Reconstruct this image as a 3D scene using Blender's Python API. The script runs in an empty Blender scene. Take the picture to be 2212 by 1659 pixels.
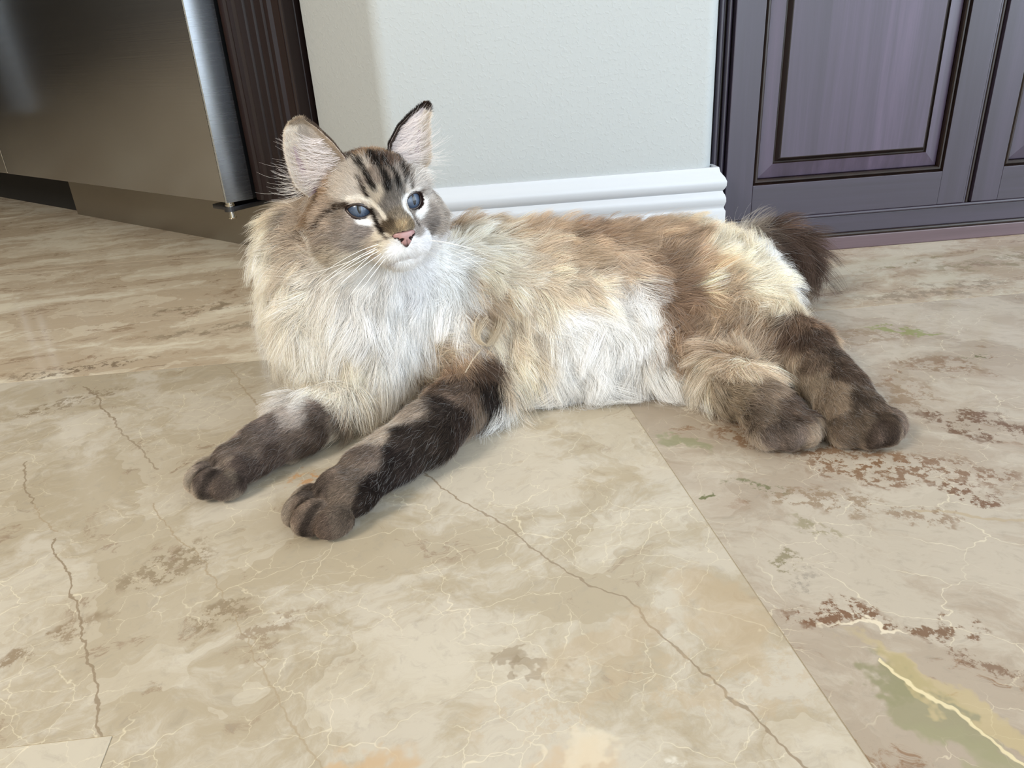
import bpy, bmesh, math, random
import numpy as np
from mathutils import Vector, Matrix

SC = bpy.context.scene
COL = SC.collection
PI = math.pi
random.seed(7)

# ------------------------------------------------------------------ camera
cd = bpy.data.cameras.new('camera')
cam = bpy.data.objects.new('camera', cd)
COL.objects.link(cam)
CR = [[0.9940492387050538, -0.09128590421984795, 0.059438999997205894],
      [-0.09244571675672054, -0.41833266010316195, 0.9035770996126168],
      [-0.057618577587782355, -0.9036950089392864, -0.42428225314639734]]
M = Matrix.Identity(4)
for i in range(3):
    M[i][0] = CR[i][0]; M[i][1] = -CR[i][1]; M[i][2] = -CR[i][2]
M[2][3] = 0.38
cam.matrix_world = M
cd.sensor_fit = 'HORIZONTAL'
cd.sensor_width = 36.0
cd.lens = 1620.0 / 2212.0 * 36.0
cd.clip_start = 0.02
cd.clip_end = 60
SC.camera = cam

# ------------------------------------------------------------------ world, daylight, exposure
wd = bpy.data.worlds.new('daylight'); SC.world = wd; wd.use_nodes = True
wd.node_tree.nodes['Background'].inputs[0].default_value = (0.75, 0.87, 1.0, 1)
wd.node_tree.nodes['Background'].inputs[1].default_value = 0.6

def area(name, loc, target, sx, sy, power, color):
    l = bpy.data.lights.new(name, 'AREA'); l.shape = 'RECTANGLE'; l.size = sx; l.size_y = sy
    l.energy = power; l.color = color
    o = bpy.data.objects.new(name, l); COL.objects.link(o)
    o.location = loc
    o.rotation_euler = (Vector(target) - Vector(loc)).to_track_quat('-Z', 'Y').to_euler()
    return o
# daylight through the glass door of the right wall and the tall window of the wall behind the camera
area('daylight_glass_door', (2.72, -0.2, 1.15), (0, -0.2, 1.15), 2.6, 1.9, 64, (0.78, 0.89, 1.0))
area('daylight_back_window', (1.3, -2.32, 1.15), (1.3, 0, 1.15), 2.5, 2.2, 60, (0.78, 0.89, 1.0))
# unseen warm fill lamp, added to brighten the shaded angled wall
area('warm_fill_lamp', (-2.2, -1.0, 2.4), (-1.6, 0.0, 0.3), 1.0, 1.0, 98, (1.0, 0.925, 0.82))

SC.view_settings.view_transform = 'Standard'
SC.view_settings.look = 'None'
SC.view_settings.gamma = 1.0
SC.view_settings.use_curve_mapping = False
SC.view_settings.exposure = 0.50
SC.cycles.max_bounces = 9
SC.cycles.diffuse_bounces = 7
SC.cycles.glossy_bounces = 3
SC.cycles.transmission_bounces = 2
SC.cycles.caustics_reflective = False
SC.cycles.caustics_refractive = False

# ------------------------------------------------------------------ helpers
def lin(c):
    return tuple(((x/255.0)/12.92 if x/255.0 <= 0.04045 else ((x/255.0+0.055)/1.055)**2.4) for x in c)
def lin4(c):
    return lin(c) + (1.0,)

class NT:
    """small node-tree builder"""
    def __init__(self, name):
        self.m = bpy.data.materials.new(name); self.m.use_nodes = True
        self.t = self.m.node_tree; self.b = self.t.nodes['Principled BSDF']
        self._pos = None
    def n(self, typ, ins=None, **kw):
        nd = self.t.nodes.new(typ)
        for k, v in kw.items(): setattr(nd, k, v)
        for k, v in (ins or {}).items():
            self.put(nd.inputs[k], v)
        return nd
    def put(self, sock, v):
        if isinstance(v, bpy.types.NodeSocket): self.t.links.new(v, sock)
        elif isinstance(v, bpy.types.Node): self.t.links.new(v.outputs[0], sock)
        else: sock.default_value = v
    def bs(self, **kw):
        for k, v in kw.items(): self.put(self.b.inputs[k.replace('_', ' ')], v)
    def pos(self):
        if self._pos is None: self._pos = self.n('ShaderNodeNewGeometry').outputs['Position']
        return self._pos
    def math(self, op, a, b=0.0, c=None, clamp=False):
        nd = self.n('ShaderNodeMath', operation=op, use_clamp=clamp)
        self.put(nd.inputs[0], a); self.put(nd.inputs[1], b)
        if c is not None: self.put(nd.inputs[2], c)
        return nd.outputs[0]
    def vmath(self, op, a, b=(0, 0, 0), out=0):
        nd = self.n('ShaderNodeVectorMath', operation=op)
        self.put(nd.inputs[0], a); self.put(nd.inputs[1], b)
        return nd.outputs[out]
    def scale(self, v, s):
        nd = self.n('ShaderNodeVectorMath', operation='MULTIPLY'); self.put(nd.inputs[0], v)
        nd.inputs[1].default_value = s if not isinstance(s, (int, float)) else (s, s, s)
        return nd.outputs[0]
    def noise(self, v, scale, detail=4.0, rough=0.55, dist=0.0, out='Fac'):
        nd = self.n('ShaderNodeTexNoise', {'Vector': v, 'Scale': scale, 'Detail': detail, 'Roughness': rough, 'Distortion': dist})
        return nd.outputs[out]
    def noise2(self, v, scale, detail=4.0, rough=0.55, dist=0.0, out='Fac'):
        nd = self.n('ShaderNodeTexNoise', {'Vector': v, 'Scale': scale, 'Detail': detail, 'Roughness': rough, 'Distortion': dist}, noise_dimensions='2D')
        return nd.outputs[out]
    def ss(self, v, a, b, lo=0.0, hi=1.0):
        nd = self.n('ShaderNodeMapRange', {'Value': v, 'From Min': a, 'From Max': b, 'To Min': lo, 'To Max': hi}, interpolation_type='SMOOTHSTEP')
        return nd.outputs[0]
    def mix(self, f, a, b, blend='MIX'):
        nd = self.n('ShaderNodeMix', data_type='RGBA', blend_type=blend)
        self.put(nd.inputs[0], f); self.put(nd.inputs[6], a if not isinstance(a, tuple) else (a if len(a) == 4 else a + (1,)))
        self.put(nd.inputs[7], b if not isinstance(b, tuple) else (b if len(b) == 4 else b + (1,)))
        return nd.outputs[2]
    def bump(self, h, strength=0.3, dist=0.001):
        nd = self.n('ShaderNodeBump', {'Height': h, 'Strength': strength, 'Distance': dist})
        self.put(self.b.inputs['Normal'], nd.outputs[0])

def mesh_obj(name, verts, faces, mat=None, parent=None, smooth=False, loc=None):
    me = bpy.data.meshes.new(name)
    me.from_pydata([tuple(v) for v in verts], [], faces)
    me.update()
    if mat: me.materials.append(mat)
    if smooth: me.shade_smooth()
    o = bpy.data.objects.new(name, me); COL.objects.link(o)
    if parent: o.parent = parent
    if loc is not None: o.location = loc
    return o
def bm_obj(name, bm, mat=None, parent=None, smooth=False):
    bmesh.ops.recalc_face_normals(bm, faces=bm.faces)
    me = bpy.data.meshes.new(name); bm.to_mesh(me); bm.free()
    if mat: me.materials.append(mat)
    if smooth: me.shade_smooth()
    o = bpy.data.objects.new(name, me); COL.objects.link(o)
    if parent: o.parent = parent
    return o
def box_bm(bm, lo, hi, T=None, bevel=0.0, seg=2):
    g = bmesh.ops.create_cube(bm, size=1.0)
    vs = g['verts']
    for v in vs:
        v.co = Vector([lo[i] + (v.co[i] + 0.5) * (hi[i] - lo[i]) for i in range(3)])
    if bevel > 0:
        es = list({e for v in vs for e in v.link_edges})
        r = bmesh.ops.bevel(bm, geom=es, offset=bevel, segments=seg, affect='EDGES', profile=0.6)
        vs = list({v for f in r['faces'] for v in f.verts} | {v for v in vs if v.is_valid})
    if T is not None:
        bmesh.ops.transform(bm, matrix=T, verts=vs)
    return vs
def cyl_bm(bm, r1, r2, z0, z1, T=None, seg=28):
    g = bmesh.ops.create_cone(bm, cap_ends=True, segments=seg, radius1=r1, radius2=r2, depth=z1-z0)
    bmesh.ops.translate(bm, vec=(0, 0, (z0+z1)/2), verts=g['verts'])
    if T is not None: bmesh.ops.transform(bm, matrix=T, verts=g['verts'])
    return g['verts']
def extrude_profile(name, prof, path, mat, parent=None, smooth=True, closed=True):
    """sweep a profile [(out, z)] along a plan path [(x,y)] with mitred corners; 'out' is measured to the right of the path"""
    n = len(path); P = [Vector((p[0], p[1])) for p in path]
    nor = []
    for i in range(n):
        ds = []
        if i > 0: ds.append((P[i]-P[i-1]).normalized())
        if i < n-1: ds.append((P[i+1]-P[i]).normalized())
        ns = [Vector((d.y, -d.x)) for d in ds]
        m = sum(ns, Vector((0, 0)))
        m.normalize()
        m /= max(0.3, m.dot(ns[0]))
        nor.append(m)
    vs, fs = [], []
    k = len(prof)
    for i in range(n):
        for o_, z in prof: vs.append((P[i].x + nor[i].x*o_, P[i].y + nor[i].y*o_, z))
    kk = k if closed else k-1
    for i in range(n-1):
        for j in range(kk):
            a = i*k+j; b = i*k+(j+1) % k
            fs.append((a, b, b+k, a+k))
    if closed:
        fs.append(tuple(range(k))); fs.append(tuple(range((n-1)*k, n*k))[::-1])
    bm = bmesh.new()
    bv = [bm.verts.new(v) for v in vs]
    for f in fs: bm.faces.new([bv[i] for i in f])
    o = bm_obj(name, bm, mat, parent)
    if smooth:
        o.data.shade_smooth()
        o.data.set_sharp_from_angle(angle=math.radians(32))
    return o
def empty(name, loc=(0, 0, 0)):
    o = bpy.data.objects.new(name, None); COL.objects.link(o); o.location = loc
    o.empty_display_size = 0.05
    return o
def tag(o, label=None, cat=None, kind=None, group=None):
    if label: o['label'] = label
    if cat: o['category'] = cat
    if kind: o['kind'] = kind
    if group: o['group'] = group
    return o
# ------------------------------------------------------------------ materials
def wall_material():
    t = NT('wall_paint')
    p = t.pos()
    big = t.noise(p, 1.3, 2)
    col = t.mix(big, lin((160, 164, 164)), lin((165, 169, 170)))
    t.bs(Base_Color=col, Roughness=0.55)
    t.put(t.b.inputs['Specular IOR Level'], 0.35)
    a = t.noise(p, 190, 3, 0.5, 0.4)
    b = t.noise(p, 62, 2, 0.5)
    drops = t.ss(a, 0.5, 0.68)
    h = t.math('ADD', t.math('MULTIPLY', drops, 0.7), t.math('MULTIPLY', b, 0.8))
    t.bump(h, 0.28, 0.0012)
    return t.m
def plain(name, col, rough=0.5, metal=0.0, spec=0.5):
    t = NT(name); t.bs(Base_Color=lin4(col), Roughness=rough, Metallic=metal)
    t.put(t.b.inputs['Specular IOR Level'], spec)
    return t
def wood_material(name, dark, mid, light, axis='Z', rough=0.28, stave=0.0, spec=0.35, coat=0.45):
    t = NT(name)
    p = t.pos()
    s = {'Z': (22, 22, 1.1), 'X': (1.1, 22, 22)}[axis]
    v = t.scale(p, s)
    g1 = t.noise(v, 1.0, 6, 0.6, 0.7)
    s2 = {'Z': (160, 160, 4), 'X': (4, 160, 160)}[axis]
    g2 = t.noise(t.scale(p, s2), 1.0, 3, 0.6)
    f = t.math('ADD', t.math('MULTIPLY', g1, 0.75), t.math('MULTIPLY', g2, 0.3))
    r = t.n('ShaderNodeValToRGB', {'Fac': f})
    e = r.color_ramp.elements
    e[0].position = 0.30; e[0].color = lin4(dark)
    e[1].position = 0.78; e[1].color = lin4(light)
    m = e.new(0.52); m.color = lin4(mid)
    col = r.outputs[0]
    if stave > 0:
        sx = t.n('ShaderNodeSeparateXYZ', {'Vector': p}).outputs[0]
        cell = t.math('FLOOR', t.math('MULTIPLY', sx, 1.0/0.047))
        wn = t.n('ShaderNodeTexWhiteNoise', {'W': cell}, noise_dimensions='1D')
        k = t.math('MULTIPLY_ADD', wn.outputs[0], stave, 1.0 - stave*0.5)
        kk = t.n('ShaderNodeCombineColor', {'Red': k, 'Green': k, 'Blue': k})
        col = t.mix(1.0, col, kk.outputs[0], 'MULTIPLY')
    t.bs(Base_Color=col, Roughness=t.math('MULTIPLY_ADD', g2, 0.14, rough-0.06))
    t.put(t.b.inputs['Specular IOR Level'], spec)
    t.put(t.b.inputs['Coat Weight'], coat); t.put(t.b.inputs['Coat Roughness'], 0.36)
    t.bump(g2, 0.10, 0.0006)
    return t.m
def steel_material(name, col=(150, 150, 150), rough=0.24, horizontal=True, wave=0.25):
    t = NT(name)
    p = t.pos()
    b = t.noise(t.scale(p, (3, 3, 900)), 1.0, 2, 0.5)
    b2 = t.noise(t.scale(p, (2.2, 2.2, 3.5)), 1.0, 1, 0.5)
    sm = t.noise(t.scale(p, (4, 4, 6)), 1.0, 4, 0.6)
    k = t.mix(sm, lin4(tuple(int(c*0.93) for c in col)), lin4(col))
    t.bs(Base_Color=k, Metallic=1.0, Roughness=t.math('MULTIPLY_ADD', b, 0.10, rough-0.05))
    h = t.math('ADD', t.math('MULTIPLY', b, 0.006), t.math('MULTIPLY', b2, wave))
    t.bump(h, 0.25, 0.02)
    return t.m

def marble(name, base, tan, brown, tan_amt=0.5, brown_amt=0.3, streak=(1, 1, 1), rot=0.0, seed=0.0, vein=0.5, feats=()):
    """polished breccia marble; feats adds single cracks / inclusions at fixed places of the slab"""
    t = NT(name)
    p0 = t.pos()
    mp = t.n('ShaderNodeMapping', {'Vector': p0})
    mp.inputs['Rotation'].default_value = (0, 0, rot)
    mp.inputs['Location'].default_value = (seed*3.1, seed*1.7, seed)
    p = mp.outputs[0]
    ps = t.scale(p, streak)
    warp = t.noise2(p, 7.0, 4, 0.6, 0.0, 'Color')
    wv = t.vmath('SUBTRACT', warp, (0.5, 0.5, 0.5))
    pw = t.vmath('ADD', ps, t.scale(wv, 0.10))
    c1 = t.noise2(pw, 3.2, 6, 0.62, 0.4)
    c2 = t.noise2(pw, 15.0, 8, 0.74, 0.15)
    c3 = t.noise2(pw, 70.0, 5, 0.72)
    cloud = t.math('ADD', t.math('MULTIPLY', c1, 0.62), t.math('MULTIPLY', c2, 0.38))
    f = t.ss(cloud, 0.58 - 0.24*tan_amt, 0.70 - 0.24*tan_amt)
    col = t.mix(f, lin(base), lin(tan))
    # angular fragments a shade apart
    vf = t.n('ShaderNodeTexVoronoi', {'Vector': t.vmath('ADD', ps, t.scale(wv, 0.22)), 'Scale': 11.0}, feature='F1', voronoi_dimensions='2D')
    bw = t.n('ShaderNodeRGBToBW', {'Color': vf.outputs['Color']})
    lite = tuple(min(255, int(c*1.05)+2) for c in base)
    col = t.mix(t.ss(bw.outputs[0], 0.45, 0.9, 0, 0.40), col, lin(lite))
    # brown, sharper blotches
    bm_ = t.math('MULTIPLY', t.ss(c2, 0.62 - 0.12*brown_amt, 0.70 - 0.12*brown_amt), t.ss(c1, 0.50-0.1*brown_amt, 0.62-0.1*brown_amt))
    bm_ = t.math('MULTIPLY', bm_, t.ss(c3, 0.34, 0.60, 0.45, 1.0))
    col = t.mix(t.math('MULTIPLY', bm_, 0.8), col, lin(brown))
    # fine speckle
    col = t.mix(t.ss(c3, 0.50, 0.78, 0, 0.34), col, lin(tuple(int(c*0.78) for c in base)))
    # pale hairline veins
    for sc_, th, am in ((13.0, 0.0058, 0.36), (31.0, 0.011, 0.30)):
        w2 = t.noise2(p, sc_*1.6, 3, 0.7, 0.0, 'Color')
        pv = t.vmath('ADD', ps, t.scale(t.vmath('SUBTRACT', w2, (0.5, 0.5, 0.5)), 0.45/sc_))
        vo = t.n('ShaderNodeTexVoronoi', {'Vector': pv, 'Scale': sc_}, feature='DISTANCE_TO_EDGE', voronoi_dimensions='2D')
        ln = t.ss(vo.outputs['Distance'], 0.0, th*1.8, 1, 0)
        ms = t.ss(t.noise2(p, 5.5 + sc_*0.1, 3, 0.6), 0.50 - 0.1*vein, 0.66 - 0.1*vein)
        col = t.mix(t.math('MULTIPLY', t.math('MULTIPLY', ln, ms), am), col, lin((226, 214, 186)))
    # single features
    wl = t.noise2(p0, 16.0, 4, 0.6, 0.0, 'Color')
    wl2 = t.noise2(p0, 90.0, 2, 0.6, 0.0, 'Color')
    pf = t.vmath('ADD', t.vmath('ADD', p0, t.scale(t.vmath('SUBTRACT', wl, (0.5, 0.5, 0.5)), (0.022, 0.022, 0))),
                 t.scale(t.vmath('SUBTRACT', wl2, (0.5, 0.5, 0.5)), (0.004, 0.004, 0)))
    sx = t.n('ShaderNodeSeparateXYZ', {'Vector': pf})
    X, Y = sx.outputs[0], sx.outputs[1]
    pe = t.vmath('ADD', p0, t.scale(t.vmath('SUBTRACT', wl, (0.5, 0.5, 0.5)), (0.07, 0.07, 0)))
    pe = t.vmath('ADD', pe, t.scale(t.vmath('SUBTRACT', wl2, (0.5, 0.5, 0.5)), (0.02, 0.02, 0)))
    se = t.n('ShaderNodeSeparateXYZ', {'Vector': pe})
    EX, EY = se.outputs[0], se.outputs[1]
    spn = (t.noise2(p0, 42.0, 6, 0.72, 0.0), t.noise2(p0, 85.0, 5, 0.72, 0.0)) if feats else None
    for ft in feats:
        if ft[0] == 'seg':
            _, x0, y0, x1, y1, w, c, am = ft
            L = math.hypot(x1-x0, y1-y0); ux, uy = (x1-x0)/L, (y1-y0)/L
            dx = t.math('SUBTRACT', X, x0); dy = t.math('SUBTRACT', Y, y0)
            al = t.math('ADD', t.math('MULTIPLY', dx, ux), t.math('MULTIPLY', dy, uy))
            ac = t.math('ABSOLUTE', t.math('SUBTRACT', t.math('MULTIPLY', dy, ux), t.math('MULTIPLY', dx, uy)))
            k = t.ss(ac, w*0.45, w, 1, 0)
            k = t.math('MULTIPLY', k, t.math('MULTIPLY', t.math('GREATER_THAN', al, 0.0), t.math('LESS_THAN', al, L)))
            col = t.mix(t.math('MULTIPLY', k, am), col, lin(c))
        else:
            _, cx, cy, rx, ry, an, c, am, soft, spk = ft
            ca, sa = math.cos(an), math.sin(an)
            dx = t.math('SUBTRACT', EX, cx); dy = t.math('SUBTRACT', EY, cy)
            u = t.math('ADD', t.math('MULTIPLY', dx, ca/rx), t.math('MULTIPLY', dy, sa/rx))
            v = t.math('ADD', t.math('MULTIPLY', dy, ca/ry), t.math('MULTIPLY', dx, -sa/ry))
            d = t.math('ADD', t.math('MULTIPLY', u, u), t.math('MULTIPLY', v, v))
            k = t.ss(d, 1.0 - soft, 1.0 + soft*0.4, 1, 0)
            if spk > 0:
                sp = spn[0] if spk < 32 else spn[1]
                k = t.math('MULTIPLY', k, t.ss(sp, 0.47, 0.57))
            col = t.mix(t.math('MULTIPLY', k, am), col, lin(c))
    t.bs(Base_Color=col, Roughness=0.13)
    t.put(t.b.inputs['Specular IOR Level'], 0.42)
    return t.m
# ------------------------------------------------------------------ floor: slabs of marble, each its own piece
CRK = (128, 112, 92); CRK2 = (150, 134, 110)
BR = (120, 84, 56); BRG = (140, 112, 82); GRN = (96, 98, 66)
feats_front = [
    ('seg', -0.049, 0.622, 0.095, 0.421, 0.0012, CRK, 0.78), ('seg', 0.095, 0.421, 0.173, 0.272, 0.0012, CRK, 0.78),
    ('seg', 0.173, 0.272, 0.21, 0.20, 0.0011, CRK, 0.73),
    ('seg', -0.493, 0.925, -0.41, 0.81, 0.0015, CRK, 0.78), ('seg', -0.41, 0.81, -0.318, 0.684, 0.0014, CRK, 0.62),
    ('seg', -0.474, 0.726, -0.422, 0.639, 0.0011, CRK, 0.73), ('seg', -0.422, 0.639, -0.375, 0.586, 0.0009, CRK2, 0.73),
    ('seg', -0.375, 0.576, -0.304, 0.469, 0.0012, CRK, 0.83), ('seg', -0.304, 0.469, -0.24, 0.345, 0.0012, CRK, 0.83),
    ('seg', -0.305, 0.62, -0.205, 0.48, 0.0009, CRK2, 0.73), ('seg', -0.205, 0.48, -0.10, 0.30, 0.0009, CRK2, 0.62),
    ('seg', -0.315, 0.945, -0.24, 0.80, 0.0014, CRK2, 0.62),
    ('ell', 0.10, 0.335, 0.13, 0.03, 0.05, (166, 147, 120), 0.4, 0.6, 9), ('ell', 0.015, 0.372, 0.016, 0.007, 0.0, (123, 107, 85), 0.5, 0.4, 0),
    ('ell', 0.035, 0.365, 0.018, 0.006, -0.2, (123, 107, 85), 0.5, 0.4, 0), ('ell', 0.085, 0.385, 0.05, 0.02, 0.5, (160, 140, 112), 0.4, 0.6, 0),
    ('ell', 0.165, 0.40, 0.03, 0.05, 0.3, (168, 148, 120), 0.45, 0.6, 0),
    ('ell', -0.09, 0.285, 0.05, 0.022, 0.5, (176, 150, 118), 0.8, 0.6, 0), ('ell', 0.03, 0.27, 0.04, 0.035, 0.1, (178, 156, 128), 0.7, 0.6, 0),
    ('ell', 0.09, 0.27, 0.02, 0.012, 0.4, (206, 200, 188), 0.7, 0.6, 30), ('ell', 0.045, 0.30, 0.02, 0.018, 0.4, (200, 188, 166), 0.55, 0.7, 0),
    ('ell', -0.265, 0.525, 0.035, 0.022, 0.7, (126, 111, 90), 0.8, 0.7, 60), ('ell', -0.20, 0.455, 0.03, 0.014, 0.5, (126, 111, 90), 0.8, 0.7, 50),
    ('ell', -0.155, 0.43, 0.035, 0.016, 0.6, (133, 116, 96), 0.7, 0.7, 40), ('ell', -0.33, 0.43, 0.075, 0.016, 0.55, (128, 111, 90), 0.85, 0.7, 30),
    ('ell', -0.16, 0.64, 0.03, 0.012, 0.3, (176, 130, 82), 0.7, 0.7, 70), ('ell', -0.49, 0.87, 0.07, 0.02, 0.4, (123, 107, 85), 0.75, 0.7, 40),
]
feats_right = [
    ('ell', 0.315, 0.69, 0.07, 0.055, -0.6, (126, 95, 70), 0.8, 0.6, 26), ('ell', 0.33, 0.61, 0.10, 0.035, -0.5, (116, 86, 61), 0.8, 0.6, 34),
    ('ell', 0.385, 0.55, 0.10, 0.03, -0.35, (113, 86, 64), 0.85, 0.6, 34), ('ell', 0.50, 0.62, 0.06, 0.026, -0.55, (97, 72, 53), 0.9, 0.6, 30),
    ('ell', 0.455, 0.70, 0.06, 0.05, -0.5, (126, 104, 81), 0.7, 0.7, 24), ('ell', 0.30, 0.515, 0.06, 0.022, -0.3, (126, 106, 83), 0.75, 0.6, 34),
    ('ell', 0.555, 0.75, 0.05, 0.03, -0.4, (119, 95, 72), 0.7, 0.6, 30), ('ell', 0.50, 0.85, 0.09, 0.02, 0.1, (131, 111, 88), 0.6, 0.7, 20),
    ('ell', 0.242, 0.385, 0.045, 0.016, 0.0, (108, 81, 61), 0.95, 0.5, 55), ('ell', 0.297, 0.366, 0.036, 0.010, -0.35, (106, 81, 61), 0.9, 0.5, 50),
    ('ell', 0.258, 0.372, 0.030, 0.0035, -0.15, (206, 194, 172), 0.8, 0.8, 0),
    ('ell', 0.248, 0.328, 0.022, 0.015, -0.9, (124, 120, 92), 0.8, 0.6, 0), ('ell', 0.258, 0.295, 0.05, 0.014, -1.15, (130, 126, 98), 0.75, 0.7, 0),
    ('ell', 0.270, 0.25, 0.05, 0.014, -1.15, (138, 134, 106), 0.7, 0.7, 0), ('ell', 0.276, 0.30, 0.08, 0.010, -1.05, (172, 156, 116), 0.6, 0.7, 0),
    ('seg', 0.245, 0.343, 0.272, 0.29, 0.0018, (208, 194, 158), 0.8), ('seg', 0.272, 0.29, 0.297, 0.22, 0.0018, (208, 194, 158), 0.75),
    ('ell', 0.322, 0.325, 0.05, 0.007, -0.75, (111, 88, 70), 0.8, 0.6, 40), ('ell', 0.345, 0.305, 0.03, 0.006, -0.6, (140, 118, 96), 0.8, 0.6, 30),
    ('ell', 0.206, 0.63, 0.03, 0.012, -0.8, (126, 127, 96), 0.7, 0.7, 0), ('ell', 0.246, 0.548, 0.03, 0.009, -0.7, GRN, 0.75, 0.7, 60),
    ('ell', 0.205, 0.545, 0.008, 0.005, 0.3, GRN, 0.9, 0.5, 0), ('ell', 0.275, 0.478, 0.02, 0.010, -0.3, (128, 120, 92), 0.7, 0.7, 50), ('ell', 0.227, 0.445, 0.012, 0.012, 0.2, (118, 110, 84), 0.8, 0.7, 70),
    ('ell', 0.237, 0.42, 0.014, 0.01, 0.2, (140, 132, 120), 0.8, 0.7, 60),
    ('ell', 0.57, 0.86, 0.05, 0.006, -0.55, (128, 132, 84), 0.8, 0.6, 0), ('ell', 0.60, 0.77, 0.022, 0.006, 0.2, (104, 100, 72), 0.85, 0.6, 60),
    ('ell', 0.56, 0.555, 0.035, 0.014, -0.6, (102, 74, 53), 0.9, 0.5, 60), ('seg', 0.565, 0.545, 0.60, 0.47, 0.004, (112, 104, 82), 0.8),
    ('ell', 0.475, 0.40, 0.04, 0.018, -0.5, (150, 136, 116), 0.6, 0.7, 50), ('seg', 0.47, 0.45, 0.36, 0.49, 0.002, (160, 144, 118), 0.7),
    ('seg', 0.50, 0.40, 0.43, 0.33, 0.002, (130, 120, 104), 0.7),
    ('ell', 0.415, 0.505, 0.025, 0.011, -0.3, (104, 76, 55), 0.9, 0.5, 70), ('ell', 0.365, 0.478, 0.03, 0.012, -0.6, (124, 102, 81), 0.7, 0.6, 50),
]
feats_back = [('ell', -0.52, 0.985, 0.10, 0.018, 0.1, (108, 92, 74), 0.8, 0.7, 40), ('seg', -0.66, 1.17, -0.80, 1.08, 0.0014, CRK2, 0.73),
    ('ell', -0.42, 1.21, 0.10, 0.02, 0.0, (114, 99, 79), 0.7, 0.7, 30), ('ell', -0.35, 1.10, 0.12, 0.02, 0.1, (116, 102, 83), 0.6, 0.7, 26)]
feats_backright = [('ell', 0.70, 1.00, 0.14, 0.035, 0.1, (126, 111, 92), 0.7, 0.7, 26), ('ell', 0.86, 1.10, 0.12, 0.03, 0.1, (126, 113, 85), 0.7, 0.7, 22), ('ell', 0.72, 1.13, 0.09, 0.01, 0.25, (118, 104, 68), 0.7, 0.7, 30)]
MAR = {
    'front': marble('marble_front', (176, 167, 152), (158, 146, 125), (132, 113, 94), 0.60, 0.35, (1.0, 1.35, 1), -0.35, 1.0, 0.9, feats_front),
    'right': marble('marble_right', (169, 159, 144), (152, 139, 123), (119, 88, 62), 0.68, 0.35, (1.0, 1.6, 1), 0.4, 2.3, 0.6, feats_right),
    'back': marble('marble_back', (198, 188, 169), (171, 155, 133), (131, 108, 86), 0.72, 0.55, (0.8, 1.7, 1), -0.1, 4.1, 0.5, feats_back),
    'backright': marble('marble_back_right', (180, 171, 153), (158, 141, 120), (120, 96, 76), 0.66, 0.6, (0.9, 1.7, 1), -0.1, 5.6, 0.5, feats_backright),
    'near': marble('marble_near', (177, 168, 152), (166, 154, 132), (129, 112, 90), 0.35, 0.2, (1, 1.2, 1), 0.3, 7.7, 0.7, ()),
}
GROUT = plain('grout', (176, 164, 142), 0.8).m
floor = mesh_obj('floor', [(-4.2, -2.5, -0.0006), (2.9, -2.5, -0.0006), (2.9, 3.6, -0.0006), (-4.2, 3.6, -0.0006)], [(0, 1, 2, 3)], GROUT)
tag(floor, kind='structure')
def shear_x(x, y): return x + 0.0315 - 0.0649*y if abs(y) < 2 else x + 0.0315 - 0.0649*(2 if y > 0 else -2)
def slab(pts, mat):
    """one slab of marble, any right-angled outline, eased edge"""
    g = 0.0004; e = 0.00012
    n = len(pts)
    def inset(d):
        out = []
        for i in range(n):
            a, b, c = pts[i-1], pts[i], pts[(i+1) % n]
            ox = d if (a[1] > b[1] or b[1] > c[1]) else -d       # anticlockwise outline: the inside lies to the left
            oy = d if (a[0] < b[0] or b[0] < c[0]) else -d
            out.append((shear_x(b[0], b[1])+ox, b[1]+oy))
        return out
    bm = bmesh.new()
    lo = [bm.verts.new((x, y, -0.003)) for x, y in inset(g)]
    hi = [bm.verts.new((x, y, -e)) for x, y in inset(g)]
    tp = [bm.verts.new((x, y, 0)) for x, y in inset(g+e)]
    for i in range(n):
        j = (i+1) % n
        bm.faces.new((lo[i], lo[j], hi[j], hi[i])); bm.faces.new((hi[i], hi[j], tp[j], tp[i]))
    bm.faces.new(tp)
    return bm_obj('tile', bm, mat, floor)
def tile(x0, x1, y0, y1, mat):
    return slab([(x0, y0), (x1, y0), (x1, y1), (x0, y1)], mat)
JX = 0.1902
rows = [(-2.46, -1.866, 0.0), (-1.866, -1.26, 0.0), (-1.26, -0.253, 0.0), (-0.253, 0.957, 1), (0.957, 1.562, 2), (1.562, 2.167, 3), (2.167, 2.8, 4), (2.8, 3.5, 5)]
for (y0, y1, k) in rows:
    if k == 1:   # the row the cat lies on
        tile(-4.1, -2.24, y0, y1, MAR['back']); tile(-2.24, -1.03, y0, y1, MAR['back']); tile(JX, 1.41, y0, y1, MAR['right']); tile(1.41, 2.8, y0, y1, MAR['right'])
        slab([(-0.247, y0), (JX, y0), (JX, y1), (-1.03, y1), (-1.03, 0.352), (-0.247, 0.352)], MAR['front']); tile(-1.03, -0.247, y0, 0.352, MAR['near'])
        continue
    elif k == 2:
        cells = [(-4.1, -2.85, 'back'), (-2.85, -1.63, 'back'), (-1.63, JX-0.05, 'back'), (JX-0.05, 1.36, 'backright'), (1.36, 2.8, 'backright')]
    elif y1 < 0.4:
        if y0 > -0.5:
            cells = []
        else:
            cells = [(-4.1, -2.24, 'near'), (-2.24, -1.03, 'back'), (-1.03, JX, 'near'), (JX, 1.41, 'backright'), (1.41, 2.8, 'near')]
    else:
        cells = [(-4.1, -2.6, 'back'), (-2.6, -1.4, 'back'), (-1.4, -0.2, 'back'), (-0.2, 1.0, 'back'), (1.0, 2.8, 'backright')]
    for (a, b, m) in cells:
        tile(a, b, y0, y1, MAR[m])

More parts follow.
